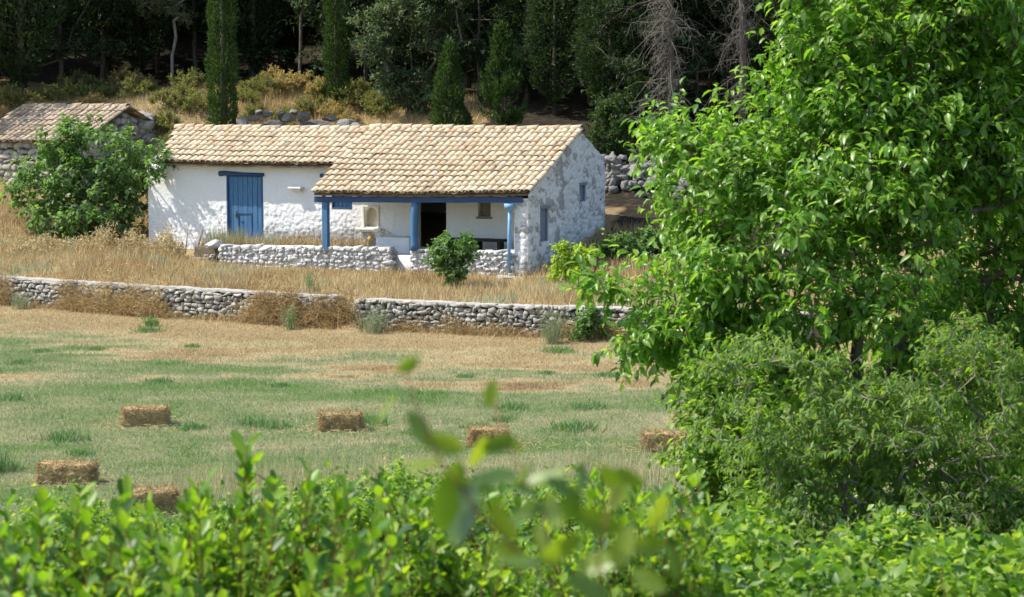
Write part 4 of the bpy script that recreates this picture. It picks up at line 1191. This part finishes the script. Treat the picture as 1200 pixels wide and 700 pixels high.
# evergreen bushes close to the camera
def lentisk(px0, px1, tops, Y, ns, label, L=.07, seed=3):
    g = np.random.default_rng(seed); x0, x1 = (px0 - 600) / F * Y, (px1 - 600) / F * Y
    bx = (x0 + x1) / 2; base = np.array([bx, Y, g1(bx, Y)]); root = empty('evergreen_bush', base, 0, label, 'bush', 'evergreen bushes close to the camera')
    b = Buf(); lf = Buf(); hw = (x1 - x0) / 2
    tp = np.array(tops, float)
    lead = g.uniform(-.95, .95, max(4, int((px1 - px0) / 32))); lh = g.uniform(-40, 22, len(lead))
    for i in range(ns):
        q = i % len(lead); ld = i < ns * .34
        fx = lead[q] + g.normal(0, 9 / (px1 - px0)) if ld else g.uniform(-1, 1); dy = g.normal(0, .20)
        px = px0 + (px1 - px0) * (fx + 1) / 2
        pyt = np.interp(px, tp[:, 0], tp[:, 1]) + (lh[q] + abs(g.normal(0, 16)) if ld else 46 + abs(g.normal(0, 1)) * 60)
        top = at(px, pyt, Y + dy) - base
        foot = np.array([fx * hw * .10, dy * .2, 0.]); mid = foot * .4 + top * .6 + g.normal(0, .03, 3); mid[2] = top[2] * .5
        t_ = np.linspace(0, 1, 9)[:, None]; C = (1 - t_) ** 2 * foot + 2 * t_ * (1 - t_) * mid + t_ ** 2 * top
        segs(b, C[:-1], C[1:], np.linspace(.006, .0025, 8), np.linspace(.0055, .002, 8), 5)
        m = 17; f = np.linspace(.55, 1.0, m); idx = f * 8; i0 = np.minimum(idx.astype(int), 7); fr = (idx - i0)[:, None]
        P = C[i0] * (1 - fr) + C[i0 + 1] * fr; ax = nrm(C[i0 + 1] - C[i0]); an = np.arange(m) * 2.4 + g.uniform(0, 6)
        r1 = nrm(np.cross(ax, [.3, 1, .1])); r2 = np.cross(ax, r1); side = r1 * np.cos(an)[:, None] + r2 * np.sin(an)[:, None]
        D = nrm(side * .8 + ax * (.55 + .4 * (f[:, None] > .9)) + g.normal(0, .2, (m, 3)) + [0, 0, .15])
        Nn = nrm(ax * 1.0 - side * .3 + g.normal(0, .3, (m, 3)))
        leaves(lf, P, D, Nn, L * g.uniform(.7, 1.2, m), L * .5 * g.uniform(.8, 1.2, m), 'oval')
    b.build('stem', M['red_stem'], root); lf.build('foliage', M['lentisk'], root)
    return root


lentisk(-60, 175, [(-60, 560), (20, 548), (60, 600), (130, 590), (175, 620)], 7.6, 95, 'evergreen bush with a tall leafy shoot at the bottom left corner', seed=31)
lentisk(120, 420, [(120, 590), (205, 600), (285, 538), (310, 545), (330, 590), (420, 580)], 8.2, 130, 'evergreen bush whose tallest shoot stands before the field, second from the left', seed=32)
lentisk(380, 640, [(380, 590), (430, 585), (520, 620), (640, 610)], 8.8, 90, 'evergreen bush with glossy leaves under the blurred twig', seed=33)
lentisk(640, 860, [(640, 600), (700, 560), (760, 560), (800, 545), (860, 600)], 9.2, 85, 'evergreen bush in front of the right hay bale', seed=34)
lentisk(-40, 480, [(-40, 640), (200, 655), (480, 650)], 6.8, 110, 'low evergreen bush along the very bottom edge of the view', seed=35)

# out-of-focus twig right in front of the lens
Yb = 2.9; bp = np.array([.14, Yb, g1(.12, Yb)])
tw_ = empty('young_shoot', bp, 0, 'blurred leafy young shoot rising right in front of the viewer', 'shoot')
b = Buf(); lf = Buf(); g = np.random.default_rng(8)
stem = np.array([bp, at(720, 800, Yb), at(650, 690, Yb), at(560, 600, Yb - .02), at(515, 540, Yb - .03), at(490, 480, Yb - .04), at(472, 425, Yb - .05)]) - bp
tube(b, stem, [.0035, .003, .0026, .0022, .0018, .0014, .001], 7)
b.build('stem', M['red_stem'], tw_); b = Buf()
stem2 = np.array([at(650, 690, Yb), at(640, 610, Yb + .02), at(600, 530, Yb + .03), at(577, 470, Yb + .04)]) - bp; tube(b, stem2, [.002, .0018, .0014, .001], 7); b.build('stem', M['red_stem'], tw_); b = Buf()
stem3 = np.array([at(720, 800, Yb), at(700, 650, Yb - .04), at(720, 570, Yb - .05)]) - bp; tube(b, stem3, [.002, .0018, .001], 7)
b.build('stem', M['red_stem'], tw_)
for px, py, ang, ln in [(478, 428, 35, 50), (470, 462, 130, 60), (450, 480, 240, 70), (492, 505, 120, 75), (520, 520, 340, 70), (575, 462, 80, 50), (500, 545, 190, 80), (535, 560, 260, 80), (545, 600, 250, 120), (520, 590, 270, 110), (580, 560, 10, 80), (610, 560, 60, 60), (620, 600, 200, 70),
                        (640, 560, 20, 70), (600, 520, 130, 60), (680, 560, 80, 60), (725, 580, 60, 60), (700, 610, 340, 90), (660, 640, 200, 90), (760, 640, 0, 70), (700, 660, 20, 80), (740, 690, 30, 90), (690, 690, 150, 80), (620, 660, 170, 90), (650, 600, 110, 70), (590, 610, 300, 80), (760, 680, 330, 70), (560, 530, 60, 60), (670, 590, 270, 70), (715, 560, 130, 60), (585, 520, 200, 60), (560, 570, 30, 70), (640, 640, 300, 80), (615, 575, 150, 60), (690, 540, 40, 55), (740, 560, 150, 60), (770, 600, 60, 70), (730, 640, 250, 80), (680, 670, 60, 80), (790, 660, 100, 70), (600, 650, 330, 80), (655, 570, 330, 55)]:
    Yq = Yb + g.normal(0, .04); p = at(px, py, Yq) - bp; a = R(ang); D = np.array([[math.cos(a), g.normal(0, .35), math.sin(a)]])
    L = ln / (F / Yq) * .72
    leaves(lf, (p - nrm(D)[0] * L / 2)[None], D, nrm(np.array([[g.normal(0, .7), -.8 + g.normal(0, .5), g.normal(.5, .7)]])), np.array([L]), np.array([L * .52]), 'oval')
lf.build('foliage', M['shoot'], tw_)

# fig tree left of the cottage, small fig before the porch, young figs by the gable
YF = 73.7
bl = [B(105, 190, YF, 62, 52, 1.6), B(60, 215, YF, 42, 44, 1.2), B(150, 215, YF - .4, 40, 46, 1.2), B(100, 245, YF - .6, 72, 34, 1.5), B(184, 192, YF - 1.7, 17, 30, .45), B(78, 160, YF, 28, 26, .8), B(30, 225, YF, 24, 22, .7), B(120, 275, YF - .8, 40, 18, .8)]
x_ = (112 - 600) / F * YF
woody('fig_tree', (x_, YF, g1(x_, YF)), bl, 820, 'spreading fig tree between the stone shed and the cottage', 'tree', M['fig'], M['pale_bark'],
      dict(twigs=2, nl=6, tl=.35, L=.19, Wd=.14, kind='mid', droop=.45, spread=.7, up=.3, outw=.6), stems=((-.5, 0, .9), (.5, 0, .9), (0, -.3, 1.2)), tip=.008, power=.5, gapn=.7, thr=.40, rmax=.12, seed=21)
YF = 62.6; x_ = (532 - 600) / F * YF
bl = [B(530, 290, YF, 27, 17, .6), B(515, 300, YF, 17, 14, .4), B(545, 300, YF, 14, 14, .4), B(532, 315, YF, 18, 12, .45), B(527, 325, YF, 10, 8, .25)]
woody('fig_tree', (x_, YF, g1(x_, YF)), bl, 190, 'small round fig tree growing alone in front of the porch parapet', 'tree', M['fig'], M['bark'],
      dict(twigs=2, nl=6, tl=.20, L=.13, Wd=.095, kind='mid', droop=.4, spread=.7, up=.3, outw=.6), stems=((0, 0, .5),), tip=.006, gapn=.35, thr=.33, rmax=.05, seed=22)
for (px, Y, blq, n, m_, lb_, sd) in [
    (668, 63.2, [(668, 300, 20, 14), (655, 318, 14, 14), (680, 318, 18, 18), (692, 300, 8, 12), (660, 292, 8, 8)], 150, 'yellow_fig', 'yellow green young fig bush below the gable windows', 23),
    (728, 66.5, [(728, 290, 26, 14), (715, 296, 12, 10), (742, 296, 12, 12)], 170, 'fig', 'round dark green bush in the shade right of the gable', 24),
    (762, 67.5, [(760, 285, 22, 18), (778, 300, 22, 16), (750, 300, 14, 12)], 190, 'fig', 'green bush half hidden behind the low left branches of the big tree', 26),
    (690, 56.7, [(688, 385, 14, 18), (676, 398, 14, 8), (700, 398, 18, 10), (692, 370, 6, 12)], 90, 'fig', 'leafy green climber at the foot of the terrace wall near the big tree', 25)]:
    x_ = (px - 600) / F * Y
    woody('leafy_bush', (x_, Y, g1(x_, Y - .1)), [B(q[0], q[1], Y, q[2], q[3], .4) for q in blq], n, lb_, 'bush', M[m_], M['bark'],
          dict(twigs=2, nl=6, tl=.18, L=.12, Wd=.085, kind='mid', droop=.35, spread=.7, up=.35, outw=.6), stems=((0, 0, .3),), tip=.005, gapn=.3, thr=.3, rmax=.04, seed=sd, parts=('stem', 'foliage'))
# feathery weeds against the terrace wall, wheat-coloured weeds under the fig
def weed(px, Y, hgt, wid, n, tint, label):
    x_ = (px - 600) / F * Y; z_ = g1(x_, Y); b = Buf()
    base = np.stack([rng.normal(0, wid * .25, n), rng.normal(0, wid * .2, n), np.zeros(n)], -1)
    D = np.stack([rng.normal(0, .22, n), rng.normal(0, .2, n), np.ones(n)], -1)
    L = hgt * rng.uniform(.5, 1.05, n); leaves(b, base, D, rdir(n), L, rng.uniform(.010, .018, n), 'blade', np.clip(tint + rng.normal(0, .06, n), 0, 1))
    k = 7; f = rng.uniform(.3, 1, (n, k)); P = (base[:, None] + nrm(D)[:, None] * (L[:, None] * f)[..., None]).reshape(-1, 3)
    leaves(b, P, rdir(n * k) * [1, 1, .6] + [0, 0, .5], rdir(n * k), rng.uniform(.04, .10, n * k), rng.uniform(.008, .018, n * k), 'blade', np.clip(tint + rng.normal(0, .08, n * k), 0, 1))
    o = b.build('weed_plant', M['grass'], smooth=False); o.location = (x_, Y, z_ - .01); return tag(o, label, 'weed')


weed(438, 58.6, .75, .75, 130, .74, 'rounded grey green weed against the wall end right of the gap')
weed(648, 56.4, 1.05, .5, 120, .78, 'tall feathery green weed standing before the terrace wall')
weed(175, 60.8, .3, .5, 90, .97, 'small fresh green weed in straw below the left terrace wall')
weed(338, 59.6, .75, .35, 60, .85, 'green weed climbing the terrace wall left of the gap')
weed(362, 61.5, .7, .3, 50, .85, 'thin green weed on top of the wall left of the gap')
weed(22, 65.0, .55, .6, 80, .74, 'grey green weed at the far left foot of the wall')
b = Buf(); k = 900
px = rng.uniform(10, 215, k); T = []
for q in px:
    Y = 70.3 + rng.normal(0, .5) + (-.6 if q > 170 else 0); x_ = (q - 600) / F * Y; T.append((x_, Y, g1(x_, Y)))
T = np.array(T); hh = rng.uniform(.3, 1.0, k) * (.4 + .8 * vn(px / 14, px * 0, None, 5)); 
D = np.stack([rng.normal(0, .14, k), rng.normal(0, .14, k), np.ones(k)], -1)
leaves(b, T, D, rdir(k), hh, .018, 'blade', np.clip(rng.normal(.25, .08, k), 0, 1))
q = 9; f = rng.uniform(.25, 1, (k, q)); P = (T[:, None] + nrm(D)[:, None] * (hh[:, None] * f)[..., None]).reshape(-1, 3)
leaves(b, P, rdir(k * q) + [0, 0, -.2], rdir(k * q), rng.uniform(.06, .15, k * q), rng.uniform(.025, .05, k * q), 'mid', np.clip(rng.normal(.38, .10, k * q), .05, .6))
tag(b.build('withered_weeds', M['dry']), 'withered yellow leafy weeds below the fig tree', 'weeds', kind='stuff')

# ------------------------------------------------------------------ forest
def cone_tree(name, h, prof, n, mat, label, group=None, spray=(.17, .05), lift=.9, seed=1, lump=.35, trunk_r=.1, base_h=.0, kind='small', tiers=0):
    """evergreen whose foliage clings to a profile prof(t) (t = 0 foot .. 1 tip)"""
    g = np.random.default_rng(seed); root = empty(name, (0, 0, 0), 0, label, 'tree', group)
    t_ = g.uniform(0, 1, n * 2); rr = prof(t_); keep = g.uniform(0, 1, n * 2) < rr / rr.max() * .9 + .1; t_ = t_[keep][:n]; rr = rr[keep][:n]; k = len(t_)
    ph = g.uniform(0, 2 * math.pi, k); z = base_h + t_ * (h - base_h)
    lm = fbm(np.cos(ph) * 1.6 + 9, np.sin(ph) * 1.6 + 9, z * 1.1, seed, 3)
    r = rr * (1 + lump * 2.4 * (lm - .5)) * g.uniform(.55, 1.0, k) ** .5
    if tiers:                                            # sprays gathered on separate upswept branches
        zb = g.uniform(0, 1, tiers) ** .8; ab = np.arange(tiers) * 2.4 + g.normal(0, .4, tiers); lb = prof(zb) * g.uniform(.55, 1.25, tiers) + .08
        q = g.integers(0, tiers, k); f = g.uniform(.05, 1, k) ** .7
        r = f * lb[q]; ph = ab[q]; z = base_h + zb[q] * (h - base_h) + .45 * r * f + g.normal(0, .07, k); ph = ph + g.normal(0, .07, k) / (r + .15)
    P = np.stack([r * np.cos(ph), r * np.sin(ph), z], -1); o = np.stack([np.cos(ph), np.sin(ph), 0 * ph], -1)
    D = o * .8 + [0, 0, lift] + g.normal(0, .35, (k, 3)); b = Buf(); s = g.uniform(.6, 1.3, k)
    leaves(b, P, D, o + g.normal(0, .5, (k, 3)) + [0, 0, .3], spray[0] * s, spray[1] * s, kind)
    b.build('crown', mat, root)
    b = Buf(); tube(b, [[0, 0, -.3], [.03, 0, h * .35], [-.02, .02, h * .9]], [trunk_r, trunk_r * .7, .02], 7); 
    m = 40; zz = g.uniform(base_h * .8 + .1, h * .85, m); a = g.uniform(0, 6.28, m); rr = prof((zz - base_h) / (h - base_h) * .999 + 0) * .8
    segs(b, np.stack([0 * zz, 0 * zz, zz], -1), np.stack([rr * np.cos(a), rr * np.sin(a), zz + .3 * rr], -1), .02, .006, 5)
    b.build('trunk', M['bark'], root)
    return root


def place(o, px, Y, rz=0.0, sc=None):
    x_ = (px - 600) / F * Y; o.location = (x_, Y, g1(x_, Y) - .05); o.rotation_euler = (0, 0, rz)
    if sc: o.scale = sc
    return o


col = lambda w: (lambda t: w * (sst(-.02, .06, t) * .75 + .25 * sst(.05, .3, t)) * np.clip((1.02 - t), 0, 1) ** .35)
con = lambda w: (lambda t: w * sst(-.05, .10, t) * np.clip(1.03 - t, 0, 1) ** .8)
wide = lambda w: (lambda t: w * sst(-.02, .25, t) * np.clip(1.05 - t, 0, 1) ** .45)
o = cone_tree('cypress_tree', 13, col(.56), 15000, M['cypress'], 'tall narrow column cypress above the left end of the cottage roof', seed=41, spray=(.17, .045), lump=.5, trunk_r=.16, base_h=.3); place(o, 263, 80.5)
o = cone_tree('cypress_tree', 13, col(.50), 13000, M['cypress'], 'tall narrow column cypress at the right end of the rocks', seed=42, spray=(.17, .045), lump=.6, trunk_r=.15, base_h=.4); place(o, 396, 84)
o = cone_tree('cypress_tree', 3.6, con(.80), 7500, M['cypress'], 'short ragged cone-shaped cypress just behind the porch roof, nearest its middle', seed=43, spray=(.16, .045), lump=.75, trunk_r=.07); place(o, 527, 78.5)
o = cone_tree('cypress_tree', 3.9, con(1.0), 11000, M['cypress'], 'short bright cone-shaped cypress with a pointed tip behind the porch roof', seed=44, spray=(.15, .045), lump=1.25, trunk_r=.07, tiers=120); place(o, 588, 78.5)


def forest_tree(name, label, h, blobs, nt, lmat, leafp, seed, group=None, cat='tree', tip=.012, trunk=.5, bm='bark', gapn=1.1, thr=.42):
    return woody(name, (0, 0, 0), blobs, nt, label, cat, M[lmat], M[bm], leafp, stems=((.1, .05, h * trunk),), tip=tip, power=.45, step=.7, gapn=gapn, thr=thr, shell=2.0, group=group, rmax=.22, twigs=False, seed=seed, pull=.1)


def lobes(h, r, n, z0, seed, flat=.6):
    g = np.random.default_rng(seed); out = []
    for i in range(n):
        f = (i + .5) / n; z = z0 + (h - z0) * f; rr = r * (.45 + .75 * math.sin(math.pi * min(1, .25 + f * .72))); a = i * 2.4 + g.uniform(-.4, .4); d = rr * g.uniform(.35, .75)
        q = r * g.uniform(.42, .66); out.append(((d * math.cos(a), d * math.sin(a), z), (q, q, q * flat)))
    return out


SP = dict(twigs=4, nl=9, tl=.55, L=.26, Wd=.085, kind='small', droop=.05, spread=.7, up=.25, outw=.7)
DEEP = 'dark evergreen tree deep in the shaded wood behind the cottage'; DG = 'dark trees filling the shaded wood'
tA = forest_tree('dark_pine_tree', DEEP, 11, lobes(11, 2.6, 15, 1.0, 1), 300, 'conifer', SP, 51, DG)
tB = forest_tree('dark_pine_tree', DEEP, 12, lobes(12, 2.9, 15, 2.4, 2, .5), 300, 'conifer', SP, 52, DG)
tC = cone_tree('dark_pine_tree', 12, wide(2.0), 12000, M['conifer'], DEEP, DG, (.26, .09), .5, 53, .6, .16, .4)
big = forest_tree('juniper_tree', 'broad grey green juniper with clumped foliage left of the short cypresses', 8.5, [((0, 0, 3.6), (1.5, 1.2, 1.0)), ((-1.2, 0, 2.7), (.9, .9, .7)), ((1.1, -.2, 2.6), (.9, .8, .6)), ((.2, 0, 5.0), (1.3, 1, .9)), ((-.6, .1, 1.4), (.6, .8, .9)), ((.4, 0, 1.0), (.8, .7, 1.0)), ((-.2, 0, 6.4), (1.0, .9, .9)), ((1.5, 0, 3.5), (.6, .6, .4)), ((-1.6, 0, 3.7), (.5, .6, .4))], 520, 'juniper', dict(SP, L=.18, Wd=.075, tl=.42, twigs=4), 54, gapn=.8)
place(big, 480, 82)
gr_ = forest_tree('juniper_tree', 'grey green tree with bare trunk between the two column cypresses', 7.5, [((0, 0, 4.6), (1.1, 1, 1.0)), ((.5, 0, 3.6), (.8, .8, .6)), ((-.6, 0, 5.6), (.9, .9, .8)), ((.3, 0, 6.6), (.9, .9, .8))], 220, 'juniper', dict(SP, L=.18, Wd=.07, tl=.4), 55)
place(gr_, 352, 89)
ol = forest_tree('olive_tree', 'pale sunlit olive tree with bare grey limbs in the wood above the shed', 6, [((0, 0, 4.3), (1.3, 1.1, .8)), ((.7, 0, 3.4), (.8, .8, .6)), ((-.7, 0, 3.6), (.7, .7, .5)), ((.2, 0, 5.2), (1, .9, .6))], 190, 'olive', dict(SP, L=.14, Wd=.05, tl=.35, droop=.3), 56, bm='pale_bark')
place(ol, 203, 90)
bw_ = forest_tree('round_tree', 'dark green broad bushy tree behind the top right corner of the roof', 4.5, [((0, 0, 2.2), (1.6, 1.3, 1.2)), ((.9, 0, 1.4), (1.0, .9, .9)), ((-.9, 0, 1.3), (.9, .9, .9)), ((.2, 0, 3.3), (1.0, .9, .7))], 260, 'cypress', dict(SP, L=.16, Wd=.09, tl=.35), 57)
place(bw_, 735, 79)
for px_, Y_b, sc_, lb_ in ((712, 75.5, .62, 'dark bush filling the shade just behind the gable corner'), (752, 76.5, .72, 'dark broad bush behind the tumbled rubble wall')):
    x_ = (px_ - 600) / F * Y_b; dup(bw_, (x_, Y_b, g1(x_, Y_b) - .3), px_ * .1, (sc_ * .9, sc_ * .9, sc_), lb_)
# the wood: trees one can tell apart at its edge, then rows behind
g = np.random.default_rng(77)
edge = [(715, 78.5, tC, .62), (742, 77.5, tA, .62), (760, 79.5, tC, .65), (815, 78.5, tA, .62), (650, 80.5, tC, .62), (690, 82, tA, .7), (618, 83, tC, .7), (560, 83, tB, .7), (505, 85, tC, .75), (770, 83, tC, .75), (830, 80, tA, .7), (905, 79, tC, .7), (960, 77, tA, .7), (1020, 78, tC, .75), (1090, 76, tA, .75), (1160, 77, tC, .8), (1230, 76, tA, .8), (860, 84, tB, .8),
        (28, 88, tC, 1.0), (75, 90, tA, .95), (122, 92, tB, 1.0), (165, 93, tC, .9), (-40, 90, tB, 1.0), (232, 94, tB, 1.0), (300, 93, tC, .95), (330, 97, tB, 1.1), (430, 90, tA, 1.0), (455, 95, tC, 1.0), (548, 88, tC, 1.0), (610, 86, tA, 1.0), (640, 89, tC, 1.0), (668, 87, tC, .8), (700, 88, tB, .95), (745, 90, tC, 1.1),
        (800, 88, tA, 1.0), (842, 90, tC, 1.0), (890, 87, tA, .95), (940, 89, tB, 1.0), (1000, 87, tC, 1.0), (1060, 89, tA, 1.0), (1120, 88, tB, 1.0), (1180, 90, tA, 1.0), (1240, 88, tC, 1.0)]
first = {id(tA): True, id(tB): True, id(tC): True}
rows = list(edge)
for Y in (97, 103, 109, 116, 124, 133):
    st = 92 * 97 / Y * .95
    for px in np.arange(-330, 1480, st): rows.append((px + g.uniform(-28, 28), Y + g.uniform(-2.2, 2.2), (tA, tB, tC)[g.integers(0, 3)], g.uniform(.9, 1.3)))
for px, Y in ((-130, 92), (-220, 90), (-300, 94), (-110, 84)): rows.append((px, Y, tC if px < -200 else tA, 1.0))
EDGE_LABEL = 'dark evergreen tree at the front edge of the shaded wood'
for i, (px, Y, pr, s) in enumerate(rows):
    x_ = (px - 600) / F * Y; loc = (x_, Y, g1(x_, Y) - .1); sc = (s * g.uniform(.9, 1.1), s * g.uniform(.9, 1.1), s * g.uniform(.95, 1.15)); rzz = g.uniform(0, 6.28)
    lb_, gp = (EDGE_LABEL, 'dark trees along the edge of the wood') if i < len(edge) else (DEEP, DG)
    if first[id(pr)]:
        first[id(pr)] = False; pr.location = loc; pr.rotation_euler = (0, 0, rzz); pr.scale = sc; pr['label'] = lb_; pr['group'] = gp
    else: dup(pr, loc, rzz, sc, lb_, gp)


# dead grey trees
def dead_tree(px, Y, h, label, seed, n=210, z0=.3, wid=1.2):
    g = np.random.default_rng(seed); root = empty('dead_tree', (0, 0, 0), 0, label, 'tree'); b = Buf()
    tube(b, [[0, 0, -.3], [.06, 0, h * .3], [-.04, .03, h * .65], [.05, 0, h]], [.15, .12, .09, .03], 8); b.build('trunk', M['bark'], root)
    b = Buf()
    for i in range(n):
        z = z0 + (h - z0) * g.uniform(0, 1) ** .9; a = g.uniform(0, 6.28) if i % 5 else 3.3 + g.normal(0, .5); L = wid * g.uniform(.25, 1.25) * (1.05 - .4 * z / h); d = np.array([math.cos(a), math.sin(a), g.normal(.15, .45)])
        t_ = np.linspace(0, 1, 6)[:, None]; C = np.array([0, 0, z]) + d * L * t_ + np.array([0, 0, -g.uniform(.0, 1.15) * L]) * t_ ** 2 + np.cumsum(g.normal(0, .07, (6, 3)), 0) * t_
        segs(b, C[:-1], C[1:], np.linspace(.018, .006, 5), np.linspace(.014, .005, 5), 4)
        k = 14; f = g.integers(1, 6, k); segs(b, C[f], C[f] + g.normal(0, .2, (k, 3)) + [0, 0, -.14], .005, .003, 3)
    b.build('branches', M['grey_twig'], root); place(root, px, Y); return root


dead_tree(784, 74.5, 9.5, 'dead bare grey tree with hanging twigs left of the big leafy tree', 61)
dead_tree(868, 75.5, 9.0, 'second dead grey tree, partly hidden behind the big leafy tree', 62, 100, 1.5, 1.1)

# shrubs of the bank at the foot of the wood
def shrub_proto(name, label, mat, seed, group, w=.8, h=.75, cat='shrub', n=70, L=.085, Wd=.035, kind='small'):
    return woody(name, (0, 0, 0), [((0, 0, h * .5), (w * .7, w * .6, h * .5)), ((-w * .5, 0, h * .35), (w * .45, w * .45, h * .4)), ((w * .5, .1, h * .4), (w * .45, w * .45, h * .45))], n, label, cat, M[mat], M['grey_twig'],
                 dict(twigs=5, nl=9, tl=.2, L=L, Wd=Wd, kind=kind, droop=-.2, spread=.6, up=.6, outw=.5), stems=((0, 0, .15),), tip=.005, step=.2, gapn=.3, thr=.25, rmax=.03, group=group, twigs=True, parts=('stem', 'foliage'), seed=seed)


GY, GG = 'yellow green shrubs on the bank below the wood', 'golden dry shrubs on the bank below the wood'
LY, LG = 'yellow green shrub on the sunny bank below the wood', 'golden dry shrub on the sunny bank below the wood'
sA = shrub_proto('shrub', LY, 'shrub', 71, GY); sB = shrub_proto('shrub', LG, 'gold_shrub', 72, GG); sC = shrub_proto('shrub', LY, 'shrub', 73, GY, .95, .6)
fs = {id(sA): True, id(sB): True, id(sC): True}
spots = []
for px, Y, s in [(20, 86.5, 1.2), (60, 87, 1.0), (90, 87.5, 1.3), (130, 87, 1.0), (165, 86.5, 1.1), (208, 84.5, 1.2), (236, 84, 1.2), (222, 87, 1.3), (195, 82.5, 1.1), (215, 81.5, 1.1), (240, 82, .9), (290, 85, .9), (305, 86, 1.1), (300, 83.5, .8), (335, 83.5, 1.0), (365, 84, 1.0), (380, 86, 1.0), (428, 84, 1.4), (440, 83, 1.2), (415, 86, 1.0), (100, 89, 1.2), (-30, 87, 1.2), (455, 84, 1.0), (372, 82, .7), (350, 82.3, .7)]: spots.append((px, Y, s, sA if g.random() < .5 else sC))
for px, Y, s in [(340, 86.5, 1.3), (360, 87.5, 1.1), (150, 91, 1.3), (390, 83.5, 1.0), (320, 88, 1.0), (110, 85.5, .8), (176, 79.6, 1.0), (145, 90, 1.2), (375, 86, 1.1), (410, 82.5, .7), (45, 85.5, .8), (285, 82.5, .7), (170, 88.5, .9)]: spots.append((px, Y, s, sB))
for px, Y, s, pr in spots:
    x_ = (px - 600) / F * Y; loc = (x_, Y, g1(x_, Y) - .05); rzz = g.uniform(0, 6.28); sc = (s, s, s * g.uniform(.85, 1.2))
    if fs[id(pr)]: fs[id(pr)] = False; pr.location = loc; pr.rotation_euler = (0, 0, rzz); pr.scale = sc
    else: dup(pr, loc, rzz, sc)

# ------------------------------------------------------------------ light, sky, camera
Ld = Vector((-2.79, -.125, 3.75)).normalized()
w = bpy.data.worlds.new('World'); scene.world = w; w.use_nodes = True
nt = w.node_tree; nt.nodes.clear()
sky = nt.nodes.new('ShaderNodeTexSky'); sky.sky_type = 'NISHITA'; sky.sun_disc = False
sky.sun_elevation = math.asin(Ld.z); sky.sun_rotation = math.atan2(Ld.x, Ld.y) % (2 * math.pi)
bg = nt.nodes.new('ShaderNodeBackground'); bg.inputs['Strength'].default_value = .15
ow = nt.nodes.new('ShaderNodeOutputWorld'); nt.links.new(sky.outputs[0], bg.inputs[0]); nt.links.new(bg.outputs[0], ow.inputs[0])
sd = bpy.data.lights.new('sun', 'SUN'); sd.energy = 4.4; sd.angle = R(.53); sd.color = (1.0, .95, .87)
so = bpy.data.objects.new('sun', sd); COL.objects.link(so); so.rotation_euler = Ld.to_track_quat('Z', 'Y').to_euler(); so.location = (-40, 40, 50)

cd = bpy.data.cameras.new('camera'); cam = bpy.data.objects.new('camera', cd); COL.objects.link(cam)
cam.location = CAM; cam.rotation_euler = (math.pi / 2 - PITCH, 0, 0)
cd.sensor_fit = 'HORIZONTAL'; cd.sensor_width = 36; cd.lens = 36 * F / 1200; cd.clip_start = .05; cd.clip_end = 1000
cd.dof.use_dof = True; cd.dof.focus_distance = 62; cd.dof.aperture_fstop = 5.4
scene.camera = cam
vs_ = scene.view_settings
scene.display_settings.display_device = 'sRGB'
vs_.view_transform = 'Standard'; vs_.look = 'None'; vs_.exposure = .75; vs_.gamma = 1.0; vs_.use_curve_mapping = False
scene.render.engine = 'CYCLES'
cy = scene.cycles
cy.max_bounces = 6; cy.diffuse_bounces = 3; cy.glossy_bounces = 2; cy.transmission_bounces = 4; cy.use_denoising = True
